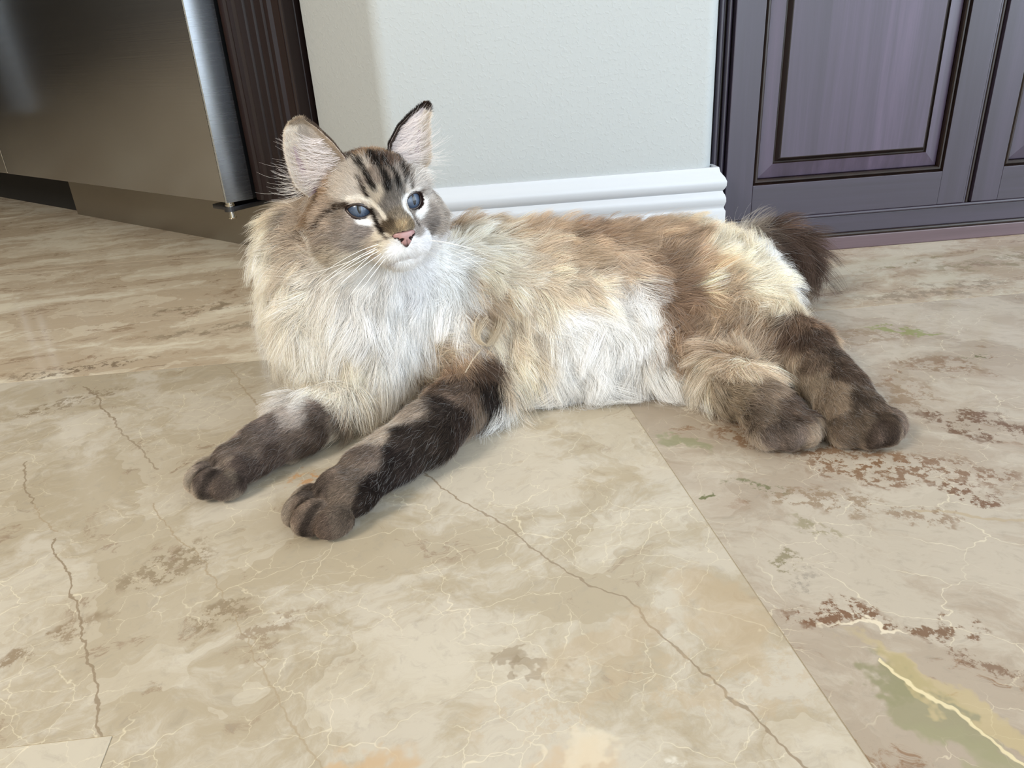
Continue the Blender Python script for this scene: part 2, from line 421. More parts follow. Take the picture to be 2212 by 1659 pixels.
# ------------------------------------------------------------------ walls
WALL = wall_material()
TRIM = plain('white_trim_paint', (181, 185, 191), 0.34).m
YW = 1.20                      # face of the pale wall stub behind the cat
# plan of the stub: angled left face, rounded corner, main face, rounded right end, return to the cabinet
def arc(c, r, a0, a1, n=8):
    return [(c[0] + r*math.cos(a0+(a1-a0)*i/n), c[1] + r*math.sin(a0+(a1-a0)*i/n)) for i in range(n+1)]
ang = math.atan2(0.176, -0.119)           # run of the angled face
r = 0.028
nL = (math.cos(ang+PI/2), math.sin(ang+PI/2))      # its outward normal (left / towards camera)
# corner centre: distance r from both faces
Qx = -0.087
def line_pt(t): return (Qx + math.cos(ang)*t, YW + math.sin(ang)*t)
half = (PI - ang)/2
tt = r*math.tan(half)
# rounded left corner: centre is r behind the main face
cL = (Qx + tt, YW + r)
arcL = arc(cL, r, math.atan2(nL[1], nL[0]), -PI/2 if nL[1] < 0 else 1.5*PI)
xR = 0.424
cR = (xR - 0.022, YW + 0.022)
arcR = arc(cR, 0.022, -PI/2, 0.0)
plan = [line_pt(0.225)] + arcL + arcR + [(xR, 1.34)]
zt = 2.6
vs = [(x, y, 0) for x, y in plan] + [(x, y, zt) for x, y in plan]
n = len(plan)
wall_back = mesh_obj('wall_back', vs, [(i, i+1, i+1+n, i+n) for i in range(n-1)], WALL, smooth=True)
wall_back.data.set_sharp_from_angle(angle=math.radians(40))
tag(wall_back, kind='structure')
# baseboard, moulded, wrapping the stub
prof = [(0.0, 0.0), (0.0175, 0.0), (0.0175, 0.098), (0.0158, 0.101), (0.0150, 0.104), (0.0162, 0.108), (0.0175, 0.113), (0.0172, 0.119),
        (0.0155, 0.124), (0.0135, 0.127), (0.0125, 0.130), (0.0150, 0.1335), (0.0170, 0.138), (0.0172, 0.145), (0.0150, 0.1505), (0.0115, 0.155), (0.0085, 0.159), (0.0065, 0.1665), (0.0, 0.1665)]
bp = [line_pt(0.175), (Qx + 0.0, YW), (xR, YW), (xR, 1.2265)]
bb = extrude_profile('baseboard_back', [(o_+0.0, z) for o_, z in prof], bp, TRIM)
tag(bb, kind='structure')

# rest of the room (outside the picture; it bounces and shades the daylight)
CEIL = plain('ceiling_paint', (236, 234, 228), 0.8).m
RW = plain('room_wall_paint', (214, 210, 192), 0.7).m
DARKW = plain('dark_cabinet_run', (58, 54, 50), 0.45).m
def quad(name, pts, mat):
    o = mesh_obj(name, pts, [(0, 1, 2, 3)], mat); tag(o, kind='structure'); return o
quad('ceiling', [(-4.2, -2.5, 2.6), (-4.2, 3.6, 2.6), (2.9, 3.6, 2.6), (2.9, -2.5, 2.6)], CEIL)
def wall_with_hole(name, axis, c, a0, a1, h0, h1, hz0, hz1, mat):
    """wall in the plane axis=c from a0 to a1 with one opening h0..h1, hz0..hz1"""
    us = [a0, h0, h1, a1]; zs = [0, hz0, hz1, 2.6]
    vs, fs = [], []
    for u in us:
        for z in zs: vs.append((c, u, z) if axis == 'x' else (u, c, z))
    for i in range(3):
        for j in range(3):
            if i == 1 and j == 1: continue
            fs.append((i*4+j, i*4+j+1, (i+1)*4+j+1, (i+1)*4+j))
    o = mesh_obj(name, vs, fs, mat); tag(o, kind='structure'); return o
wall_with_hole('wall_right', 'x', 2.66, -2.5, 3.6, -1.5, 1.1, 0.15, 2.15, RW)
wall_with_hole('wall_front', 'y', -2.26, -4.2, 2.9, 0.0, 2.6, 0.05, 2.25, RW)
quad('wall_left', [(-4.0, -2.5, 0), (-4.0, 3.6, 0), (-4.0, 3.6, 2.6), (-4.0, -2.5, 2.6)], DARKW)
quad('wall_far', [(-4.2, 3.5, 0), (2.9, 3.5, 0), (2.9, 3.5, 2.6), (-4.2, 3.5, 2.6)], DARKW)

# ------------------------------------------------------------------ cherry cabinet on the right
WZ = wood_material('sky_tinted_cherry_upright', (38, 31, 40), (47, 40, 53), (60, 51, 67), 'Z', 0.40, 0.0)  # blue of the reflected sky is mixed into the wood colour
WX = wood_material('sky_tinted_cherry_lying', (38, 31, 40), (47, 40, 53), (60, 51, 67), 'X', 0.40, 0.0)  # same painted sky reflection in the colour
WP = wood_material('sky_tinted_cherry_panel', (46, 37, 50), (59, 49, 66), (78, 66, 86), 'Z', 0.40, 0.30)  # panel wood, its colour also tinted with the sky's reflection
WB = wood_material('cherry_base', (70, 54, 58), (82, 65, 70), (96, 78, 84), 'X', 0.40, 0.0)
GLZ = wood_material('dark_glaze', (20, 12, 9), (28, 17, 13), (40, 25, 19), 'Z', 0.30, 0.0, 0.4, 0.1)
CT = 2.3
cab = empty('cabinet', (1.0, 1.262, 0)); tag(cab, 'tall dark cherry wood cabinet with raised panel doors right of the pale wall', 'cabinet')
def cpart(name, bm, mat, parent=None, smooth=False):
    o = bm_obj(name, bm, mat)
    p = parent or cab
    o.parent = p
    loc = Vector((0, 0, 0)); q = p
    while q: loc = loc + q.location; q = q.parent
    o.matrix_parent_inverse = Matrix.Translation(-loc)
    if smooth:
        o.data.shade_smooth(); o.data.set_sharp_from_angle(angle=math.radians(30))
    return o
YC = 1.262
bm = bmesh.new(); box_bm(bm, (0.4365, YC+0.002, 0.0), (2.6, 1.9, CT)); cpart('carcass', bm, GLZ)
# base strip with a bead on top, bottom rail above it
bm = bmesh.new(); box_bm(bm, (0.437, YC-0.022, 0.0), (2.6, YC+0.004, 0.0235), bevel=0.002); cpart('base_strip', bm, WB)
def bead_x(x0, x1, y, z, rr, n=8):
    bm = bmesh.new()
    T = Matrix.Translation((x0, y, z)) @ Matrix.Rotation(PI/2, 4, 'Y')
    cyl_bm(bm, rr, rr, 0, x1-x0, T, 14)
    return bm
cpart('base_bead', bead_x(0.437, 2.6, YC-0.020, 0.0268, 0.0034), GLZ, smooth=True)
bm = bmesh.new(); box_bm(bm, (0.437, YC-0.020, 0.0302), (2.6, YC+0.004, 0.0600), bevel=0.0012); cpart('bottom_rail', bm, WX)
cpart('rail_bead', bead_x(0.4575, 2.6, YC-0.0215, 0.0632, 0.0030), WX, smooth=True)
# left edge of the face frame: two reeds in a recess beside the wall
def bead_z(x, y, z0, z1, rr):
    bm = bmesh.new(); cyl_bm(bm, rr, rr, z0, z1, Matrix.Translation((x, y, 0)), 14); return bm
bm = bmesh.new(); box_bm(bm, (0.4375, YC-0.008, 0.0305), (0.4585, YC+0.003, CT), bevel=0.0015); cpart('side_stile', bm, GLZ)
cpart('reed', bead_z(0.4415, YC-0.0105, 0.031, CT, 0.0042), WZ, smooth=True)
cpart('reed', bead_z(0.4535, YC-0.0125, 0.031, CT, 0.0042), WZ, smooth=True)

def loop_rect(bm, x0, x1, z0, z1, y):
    return [bm.verts.new((x0, y, z0)), bm.verts.new((x1, y, z0)), bm.verts.new((x1, y, z1)), bm.verts.new((x0, y, z1))]
def strip(bm, a, b):
    for i in range(4):
        j = (i+1) % 4
        bm.faces.new((a[i], a[j], b[j], b[i]))
def cabinet_door(x0, x1, z0, z1):
    YF = YC - 0.023
    st, bt = 0.047, 0.0565
    f = []
    # two stiles and two rails, each a board of its own
    d = empty('door', (x0, YF, z0)); d.parent = cab; d.matrix_parent_inverse = Matrix.Translation(-cab.location)
    for a, b in ((x0, x0+st), (x1-st, x1)):
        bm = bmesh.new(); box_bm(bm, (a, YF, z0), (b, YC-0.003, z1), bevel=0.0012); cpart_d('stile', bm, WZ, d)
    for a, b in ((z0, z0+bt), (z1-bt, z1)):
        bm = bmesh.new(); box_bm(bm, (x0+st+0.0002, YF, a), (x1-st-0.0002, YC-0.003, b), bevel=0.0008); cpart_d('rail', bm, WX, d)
    # sticking: small bead, quirk, then the raised panel
    xi0, xi1, zi0, zi1 = x0+st, x1-st, z0+bt, z1-bt
    bm = bmesh.new()
    pf = [(0.0, 0.001), (0.0008, 0.0052), (0.0022, 0.0042), (0.0044, 0.0018), (0.0068, 0.0016), (0.0086, 0.0036), (0.0092, 0.0095)]
    L = None
    for o_, dy in pf:
        R_ = loop_rect(bm, xi0+o_, xi1-o_, zi0+o_, zi1-o_, YF+dy)
        if L: strip(bm, L, R_)
        L = R_
    cpart_d('sticking', bm, GLZ, d, True)
    bm = bmesh.new()
    pf = [(0.0086, 0.0115), (0.0105, 0.0090), (0.0330, 0.0050)]
    L = None
    for o_, dy in pf:
        R_ = loop_rect(bm, xi0+o_, xi1-o_, zi0+o_, zi1-o_, YF+dy)
        if L: strip(bm, L, R_)
        L = R_
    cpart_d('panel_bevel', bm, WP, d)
    bm = bmesh.new()
    pf = [(0.0330, 0.0050), (0.0345, 0.0078), (0.0365, 0.0072), (0.0385, 0.0045), (0.0405, 0.0012), (0.0420, -0.0004), (0.0432, -0.0008)]
    L = None
    for o_, dy in pf:
        R_ = loop_rect(bm, xi0+o_, xi1-o_, zi0+o_, zi1-o_, YF+dy)
        if L: strip(bm, L, R_)
        L = R_
    cpart_d('panel_cove', bm, GLZ, d, True)
    bm = bmesh.new()
    o_ = 0.0432
    a = loop_rect(bm, xi0+o_, xi1-o_, zi0+o_, zi1-o_, YF-0.0008)
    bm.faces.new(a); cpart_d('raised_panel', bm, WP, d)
    return d
def cpart_d(name, bm, mat, d, smooth=False):
    o = bm_obj(name, bm, mat)
    o.parent = d
    o.matrix_parent_inverse = Matrix.Translation(-d.location)
    if smooth:
        o.data.shade_smooth(); o.data.set_sharp_from_angle(angle=math.radians(28))
    return o
cabinet_door(0.4600, 0.8860, 0.0665, CT-0.05)
cabinet_door(0.9010, 1.3300, 0.0665, CT-0.05)
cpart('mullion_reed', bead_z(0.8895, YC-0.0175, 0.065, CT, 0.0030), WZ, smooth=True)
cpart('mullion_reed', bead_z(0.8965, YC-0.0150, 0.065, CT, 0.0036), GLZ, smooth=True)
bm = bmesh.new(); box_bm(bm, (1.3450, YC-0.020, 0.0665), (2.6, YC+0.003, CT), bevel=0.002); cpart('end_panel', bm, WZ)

# ------------------------------------------------------------------ refrigerator on the left, set at an angle
ST = steel_material('brushed_steel_door', (176, 176, 175), 0.24, True, 0.20)
STE = steel_material('brushed_steel_edge', (158, 162, 168), 0.26, True, 0.05)
STK = steel_material('brushed_steel_kick', (176, 170, 160), 0.36, True, 0.10)
BLK = plain('black_recess', (16, 15, 15), 0.6).m
DST = plain('dark_steel', (88, 90, 96), 0.32, 1.0).m
CHR = plain('bright_steel_pin', (196, 192, 182), 0.2, 1.0).m
fd = Vector((0.739, -0.673, 0)).normalized(); fn = Vector((-fd.y*-1, -fd.x, 0))
fn = Vector((fd.y, -fd.x, 0))            # outward normal of the fridge front
KC = Vector((-0.454, 1.638, 0)) + fn*0.11
KC = Vector((-0.4155, 1.4545, 0))        # right front edge of the right door, on plan
# local frame: u runs left along the front, w runs into the fridge
FT = Matrix(((-fd.x, -fn.x, 0, KC.x), (-fd.y, -fn.y, 0, KC.y), (0, 0, 1, 0), (0, 0, 0, 1)))
fr = empty('refrigerator', tuple(KC)); tag(fr, 'large stainless steel built-in refrigerator at an angle left of the cat', 'refrigerator')
def fpart(name, bm, mat, parent=None, smooth=False):
    bmesh.ops.transform(bm, matrix=FT, verts=bm.verts)
    o = bm_obj(name, bm, mat); p = parent or fr; o.parent = p
    o.matrix_parent_inverse = Matrix.Translation(-KC)
    if smooth:
        o.data.shade_smooth(); o.data.set_sharp_from_angle(angle=math.radians(30))
    return o
DW = 0.974
bm = bmesh.new(); box_bm(bm, (0.002, 0.058, 0.120), (DW+0.75, 0.66, 2.1)); fpart('body', bm, BLK)
def door(u0, u1, mirror=False):
    bm = bmesh.new()
    box_bm(bm, (u0, 0.0, 0.122), (u1, 0.055, 2.05), bevel=0.0035, seg=3)
    return bm
bm = bmesh.new(); box_bm(bm, (0.0032, -0.0004, 0.1225), (DW-0.002, 0.0500, 2.05), bevel=0.002, seg=2); d1 = fpart('door', bm, ST, smooth=True)
bm = bmesh.new()
ep = [(0.0034, -0.0006), (0.0010, -0.0010), (-0.0010, 0.0006), (-0.0150, 0.0470), (-0.0146, 0.0490), (0.0034, 0.0490)]   # side trim flares a little towards the room
lo = [bm.verts.new((u, w, 0.122)) for u, w in ep]; hi = [bm.verts.new((u, w, 2.05)) for u, w in ep]
for i in range(len(ep)):
    j = (i+1) % len(ep); bm.faces.new((lo[i], lo[j], hi[j], hi[i]))
bm.faces.new(lo); bm.faces.new(hi); fpart('door_edge', bm, STE, smooth=True)['label'] = 'bright steel edge of the door'
bm = bmesh.new(); box_bm(bm, (DW+0.004, 0.0, 0.1225), (DW+0.70, 0.0500, 2.05), bevel=0.003, seg=3); d2 = fpart('door', bm, ST, smooth=True)
# bar handles near the gap between the doors
def handle(u):
    bm = bmesh.new()
    cyl_bm(bm, 0.011, 0.011, 0.250, 1.7, Matrix.Translation((u, -0.055, 0)), 24)
    for z in (0.50, 1.60):
        cyl_bm(bm, 0.009, 0.009, 0, 0.055, Matrix.Translation((u, -0.055, z)) @ Matrix.Rotation(-PI/2, 4, 'X'), 16)
    return bm
fpart('handle', handle(DW-0.040), STE, smooth=True)
fpart('handle', handle(DW+0.075), STE, smooth=True)
bm = bmesh.new(); box_bm(bm, (-0.21, 0.110, 0.0), (DW-0.07, 0.118, 0.118)); fpart('kick_plate', bm, STK)
bm = bmesh.new(); box_bm(bm, (DW-0.068, 0.135, 0.0), (DW+0.70, 0.143, 0.118)); fpart('kick_grille', bm, BLK)
# lower hinge bracket and pin under the right door
bm = bmesh.new()
box_bm(bm, (-0.004, 0.010, 0.1045), (0.066, 0.118, 0.1135), bevel=0.0015)
cyl_bm(bm, 0.0125, 0.0125, 0.1045, 0.1135, Matrix.Translation((0.0085, 0.012, 0)), 28)
fpart('hinge_bracket', bm, DST, smooth=True)
bm = bmesh.new()
cyl_bm(bm, 0.0095, 0.0095, 0.1135, 0.1175, Matrix.Translation((0.0085, 0.012, 0)), 28)
cyl_bm(bm, 0.0080, 0.0080, 0.1172, 0.1215, Matrix.Translation((0.0085, 0.012, 0)), 28)
cyl_bm(bm, 0.0072, 0.0060, 0.0925, 0.1045, Matrix.Translation((0.0085, 0.012, 0)), 28)
cyl_bm(bm, 0.0074, 0.0080, 0.0905, 0.0928, Matrix.Translation((0.0085, 0.012, 0)), 28)
fpart('hinge_pin', bm, CHR, smooth=True)

# fluted wooden end panel between fridge and wall
WFL = wood_material('dark_cherry_flutes', (22, 14, 13), (29, 19, 17), (38, 25, 23), 'Z', 0.45, 0.0, 0.25, 0.0)
fp = empty('fluted_panel', tuple(KC)); tag(fp, 'dark wood fluted end panel between the refrigerator and the pale wall', 'panel')
u_r = -0.184          # right corner of the panel along the front (to the right of the door)
w_f = 0.056
pl = [(-0.0155, w_f)]
# moulded face: (fraction, depth) from left to right
for a, dpt in ((0.02, 0), (0.16, 0), (0.18, 0.004), (0.205, 0.004), (0.225, 0.0), (0.29, 0.0), (0.315, 0.0045), (0.33, 0.0045), (0.345, 0.001), (0.44, 0.001), (0.455, 0.005), (0.47, 0.005), (0.485, 0.001),
               (0.575, 0.001), (0.59, 0.005), (0.605, 0.005), (0.62, 0.001), (0.71, 0.001), (0.725, 0.0045), (0.745, 0.0045), (0.765, 0.0), (0.81, 0.0), (0.83, 0.006), (0.90, 0.009), (0.955, 0.006), (0.97, 0.001), (0.985, 0.0), (1.0, 0.002)):
    pl.append((u_r*a if a > 0.09 else -0.0165, w_f + dpt))
pl.append((u_r-0.0005, w_f+0.0042)); pl.append((u_r-0.0006, w_f+0.024)); pl.append((u_r+0.0006, w_f+0.0255)); pl.append((u_r-0.0004, w_f+0.027)); pl.append((u_r, w_f+0.05)); pl.append((-0.0155, w_f+0.05))
bm = bmesh.new(); k = len(pl)
lo = [bm.verts.new((u, w, 0.119)) for u, w in pl]; hi = [bm.verts.new((u, w, 2.3)) for u, w in pl]
for i in range(k):
    j = (i+1) % k; bm.faces.new((lo[i], lo[j], hi[j], hi[i]))
bm.faces.new(lo); bm.faces.new(hi)
bmesh.ops.transform(bm, matrix=FT, verts=bm.verts)
o = bm_obj('panel', bm, WFL); o.parent = fp; o.matrix_parent_inverse = Matrix.Translation(-KC)
# ------------------------------------------------------------------ the cat: one continuous body grown from a smooth distance field
import openvdb
HA = np.array([[0.9245455781465544, 0.37747814472922253, 0.052208468483931986],
               [0.37369407058201237, -0.9249252812971602, 0.0697564737441253],
               [-0.07462047669037986, 0.044983044240614015, 0.9961969233988566]])   # rows: side (its left), forward, up
HC = np.array([-0.070, 0.735, 0.234])
def hw(s, f, u):                     # head-local millimetres to world metres
    return HC + (np.array([s, f, u], float)/1000.0) @ HA

VX = 0.0017
G0 = np.array([-0.30, 0.52, -0.006]); G1 = np.array([0.58, 1.08, 0.325])
GN = np.ceil((G1-G0)/VX).astype(int)
FIELD = np.full(GN, 0.08, np.float32)
GX = [(G0[i] + VX*np.arange(GN[i])).astype(np.float32) for i in range(3)]
def region(lo, hi):
    a = np.maximum(0, np.floor((np.array(lo)-G0)/VX).astype(int)); b = np.minimum(GN, np.ceil((np.array(hi)-G0)/VX).astype(int)+1)
    sl = tuple(slice(int(a[i]), int(b[i])) for i in range(3))
    X = GX[0][sl[0]][:, None, None]; Y = GX[1][sl[1]][None, :, None]; Z = GX[2][sl[2]][None, None, :]
    return sl, X, Y, Z
def smin(a, b, k):
    h = np.maximum(k - np.abs(a-b), 0)/k
    return np.minimum(a, b) - h*h*k*0.25
def smax(a, b, k): return -smin(-a, -b, k)
def ell(c, r, k=0.02, R=None, cut=False):
    c = np.array(c, float); r = np.array(r, float); m = r.max() + k + 0.012
    sl, X, Y, Z = region(c-m, c+m)
    dx, dy, dz = X-c[0], Y-c[1], Z-c[2]
    if R is None: R = np.eye(3)
    q = [(dx*R[i][0] + dy*R[i][1] + dz*R[i][2])/r[i] for i in range(3)]
    k0 = np.sqrt(q[0]**2+q[1]**2+q[2]**2) + 1e-6
    k1 = np.sqrt((q[0]/r[0])**2+(q[1]/r[1])**2+(q[2]/r[2])**2) + 1e-6
    d = (k0*(k0-1.0)/k1).astype(np.float32)
    FIELD[sl] = smax(FIELD[sl], -d, k) if cut else smin(FIELD[sl], d, k)
def cap(a, b, ra, rb, k=0.015):
    a = np.array(a, float); b = np.array(b, float); m = max(ra, rb) + k + 0.012
    sl, X, Y, Z = region(np.minimum(a, b)-m, np.maximum(a, b)+m)
    ab = b-a; L2 = float(ab.dot(ab))
    t = np.clip(((X-a[0])*ab[0] + (Y-a[1])*ab[1] + (Z-a[2])*ab[2])/L2, 0, 1)
    d = np.sqrt((X-a[0]-ab[0]*t)**2 + (Y-a[1]-ab[1]*t)**2 + (Z-a[2]-ab[2]*t)**2) - (ra + (rb-ra)*t)
    FIELD[sl] = smin(FIELD[sl], d.astype(np.float32), k)
def hell(c, r, k=0.012, cut=False):
    ell(hw(*c), np.array(r)/1000.0, k, HA, cut)
def hcap(a, b, ra, rb, k=0.010):
    cap(hw(*a), hw(*b), ra/1000.0, rb/1000.0, k)

# trunk
ell((0.075, 0.852, 0.088), (0.125, 0.080, 0.080), 0.03)
ell((0.195, 0.858, 0.080), (0.120, 0.083, 0.074), 0.03)
ell((0.288, 0.878, 0.078), (0.088, 0.082, 0.070), 0.03)
ell((0.345, 0.878, 0.062), (0.056, 0.068, 0.054), 0.03)
ell((0.130, 0.785, 0.046), (0.130, 0.050, 0.045), 0.03)
ell((0.005, 0.835, 0.120), (0.060, 0.060, 0.058), 0.03)
ell((-0.108, 0.815, 0.098), (0.084, 0.075, 0.094), 0.03)
ell((-0.106, 0.785, 0.072), (0.068, 0.050, 0.062), 0.03)
ell((-0.012, 0.805, 0.090), (0.050, 0.050, 0.070), 0.03)
ell((-0.150, 0.850, 0.085), (0.050, 0.055, 0.070), 0.03)
cap((-0.092, 0.800, 0.15), (-0.082, 0.770, 0.205), 0.074, 0.064, 0.03)
ell((-0.154, 0.800, 0.168), (0.046, 0.050, 0.060), 0.03)      # ruff
ell((-0.150, 0.795, 0.110), (0.045, 0.045, 0.060), 0.03)
ell((0.228, 0.778, 0.036), (0.060, 0.046, 0.036), 0.03)
# near foreleg
cap((-0.005, 0.785, 0.080), (0.012, 0.740, 0.036), 0.038, 0.029, 0.02)
cap((0.012, 0.740, 0.034), (-0.044, 0.648, 0.030), 0.030, 0.026, 0.015)
cap((-0.044, 0.648, 0.030), (-0.098, 0.593, 0.026), 0.026, 0.0235, 0.012)
# far foreleg
cap((-0.150, 0.830, 0.07), (-0.130, 0.750, 0.034), 0.036, 0.028, 0.02)
cap((-0.130, 0.750, 0.033), (-0.176, 0.692, 0.030), 0.029, 0.026, 0.015)
cap((-0.176, 0.692, 0.030), (-0.208, 0.660, 0.026), 0.026, 0.023, 0.012)
PAW_GAP_SHADE = []                       # dark hair between the toes, with the crease shade painted into its colour
def paw(c, yaw, s=1.0, hind=False):
    """cat paw: pad mass and four toes pointing along yaw"""
    fx, fy = math.cos(yaw), math.sin(yaw)
    R = np.array([[fx, fy, 0], [-fy, fx, 0], [0, 0, 1.0]])
    def P(f, l, z): return (c[0]+(fx*f - fy*l)*s, c[1]+(fy*f + fx*l)*s, z*s)
    ell(P(-0.008, 0, 0.021), ((0.031 if hind else 0.027)*s, 0.0262*s, 0.0190*s), 0.008, R)
    for f, l, z, r in ((0.0165, -0.0215, 0.0140, 0.0118), (0.0265, -0.0078, 0.0165, 0.0132), (0.0265, 0.0078, 0.0165, 0.0132), (0.0165, 0.0215, 0.0140, 0.0118)):
        ell(P(f, l, z), (r*1.38*s, r*(0.98 if hind else 0.84)*s, r*1.08*s), 0.008 if hind else 0.0030, R)
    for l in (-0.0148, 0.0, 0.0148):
        PAW_GAP_SHADE.append(([P(0.014, l*0.8, 0.034), P(0.028, l, 0.029), P(0.038, l, 0.018), P(0.040, l, 0.006)], 0.0042 if not hind else 0.003, (30, 23, 19), 0.65 if not hind else 0.4))
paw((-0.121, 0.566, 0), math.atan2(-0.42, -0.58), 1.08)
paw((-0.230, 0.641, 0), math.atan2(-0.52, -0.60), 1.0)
ell((-0.182, 0.674, 0.013), (0.010, 0.009, 0.011), 0.006)      # dew claws
# hind legs, both stretched out to the side
ell((0.292, 0.806, 0.050), (0.094, 0.060, 0.050), 0.05)
cap((0.338, 0.812, 0.050), (0.380, 0.745, 0.034), 0.044, 0.030, 0.02)
cap((0.380, 0.745, 0.034), (0.379, 0.655, 0.029), 0.029, 0.025, 0.015)
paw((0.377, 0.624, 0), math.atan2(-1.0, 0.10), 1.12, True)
cap((0.258, 0.765, 0.030), (0.284, 0.690, 0.028), 0.027, 0.024, 0.014)
cap((0.284, 0.690, 0.028), (0.296, 0.655, 0.026), 0.024, 0.023, 0.012)
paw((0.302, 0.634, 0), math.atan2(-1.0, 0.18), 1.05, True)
# tail, sweeping round behind the rump
TAIL = [(0.375, 0.950, 0.085), (0.405, 0.972, 0.100), (0.440, 0.985, 0.100), (0.470, 0.990, 0.085), (0.487, 0.988, 0.062), (0.490, 0.980, 0.036)]
for i in range(len(TAIL)-1): cap(TAIL[i], TAIL[i+1], 0.019-0.001*i, 0.018-0.001*i, 0.015)
# head
hell((0, -10, 10), (47, 50, 43), 0.012)
for s in (-1, 1):
    hell((s*27, 8, -18), (27, 30, 26), 0.018)
    hell((s*36, -8, -20), (26, 26, 28), 0.018)
    hell((s*11.5, 50, -30), (15, 14.5, 12.5), 0.008)
    hell((s*24, 26, 18), (17, 12, 11), 0.014)
    hell((s*27, 30, -8), (17, 14, 13), 0.012)
hell((0, 38, -22), (25, 26, 20), 0.014)
hcap((0, 34, 22), (0, 56, -10), 15, 9.5, 0.012)
hcap((0, 54, -9), (0, 61, -17), 9.0, 7.2, 0.008)
hell((0, 61.5, -20.5), (8.2, 6.0, 5.6), 0.005)
hell((0, 45, -43), (13, 12, 9.5), 0.010)
hcap((0, 52, -24), (0, 58, -38), 5, 4, 0.004)
# mouth crease
for s in (-1, 1):
    hell((s*9, 59.5, -40.0), (9, 3.0, 0.9), 0.003, True)
EYE_R = 12.6
EYES = {-1: (-25.0, 27.5, 6.5), 1: (20.0, 29.0, 5.5)}
def eye_frame(s):
    out = np.array([s*0.34, 0.94, 0.02]); out /= np.linalg.norm(out)
    tilt = math.radians(17)*s                          # outer corner higher
    side = np.array([1.0, 0, 0]) - out*out[0]; side /= np.linalg.norm(side)
    upv = np.cross(side, out)
    a = math.cos(tilt)*side + math.sin(tilt)*upv
    b = np.cross(a, out)
    return a, out, b                                   # head-local axes
HW_ = 12.0; HHS = {-1: 6.7, 1: 7.5}                   # half width and height of the openings
def cut_eye(s):
    a, o, b = eye_frame(s)
    c = hw(*EYES[s]); A = np.stack([a, o, b]) @ HA
    sl, X, Y, Z = region(c-0.03, c+0.03)
    dx, dy, dz = X-c[0], Y-c[1], Z-c[2]
    u = dx*A[0][0]+dy*A[0][1]+dz*A[0][2]; v = dx*A[1][0]+dy*A[1][1]+dz*A[1][2]; w = dx*A[2][0]+dy*A[2][1]+dz*A[2][2]
    HH_ = HHS[s]
    R_ = (HW_**2 + HH_**2)/(2*HH_)/1000.0
    d0 = R_ - HH_/1000.0
    lens = np.maximum(np.sqrt(u*u+(w-d0)**2), np.sqrt(u*u+(w+d0)**2)) - R_
    pr = np.maximum(lens, -(v-0.002))
    # lids hug the ball: skin kept within 1.6 mm of it
    ball = np.sqrt(u*u+v*v+w*w) - (EYE_R+1.3)/1000.0
    f = FIELD[sl]
    near = np.sqrt(u*u+w*w) - 0.0165
    f = smin(f, np.maximum(ball, near).astype(np.float32), 0.005)
    FIELD[sl] = smax(f, -pr.astype(np.float32), 0.0012)
for s in (-1, 1): cut_eye(s)
# rest flat on the floor
FIELD[...] = np.maximum(FIELD, (0.0012 - GX[2])[None, None, :])

grid = openvdb.FloatGrid()
grid.background = 0.08
grid.copyFromArray(np.ascontiguousarray(FIELD))
pts, _tri, quads = grid.convertToPolygons(isovalue=0.0)
pts = np.asarray(pts, float)*VX + G0
quads = np.asarray(quads)[:, ::-1]
me = bpy.data.meshes.new('cat')
me.vertices.add(len(pts)); me.vertices.foreach_set('co', pts.astype(np.float32).ravel())
me.loops.add(quads.size); me.loops.foreach_set('vertex_index', quads.astype(np.int32).ravel())
me.polygons.add(len(quads)); me.polygons.foreach_set('loop_start', np.arange(0, quads.size, 4, dtype=np.int32))
me.update(); me.validate()
# keep the one connected body, orient outward
bm = bmesh.new(); bm.from_mesh(me)
bm.verts.ensure_lookup_table()
seen = set(); best = []
for v0 in bm.verts:
    if v0.index in seen: continue
    st = [v0]; seen.add(v0.index); comp = [v0]
    while st:
        v = st.pop()
        for e in v.link_edges:
            w = e.other_vert(v)
            if w.index not in seen: seen.add(w.index); st.append(w); comp.append(w)
    if len(comp) > len(best): best = comp
keep = {v.index for v in best}
bmesh.ops.delete(bm, geom=[v for v in bm.verts if v.index not in keep], context='VERTS')
bmesh.ops.recalc_face_normals(bm, faces=bm.faces)
bm.to_mesh(me); bm.free()
me.shade_smooth()
cat = bpy.data.objects.new('cat', me); COL.objects.link(cat)
tag(cat, 'long-haired cream and brown tabby cat with blue eyes lying on the marble floor', 'cat')
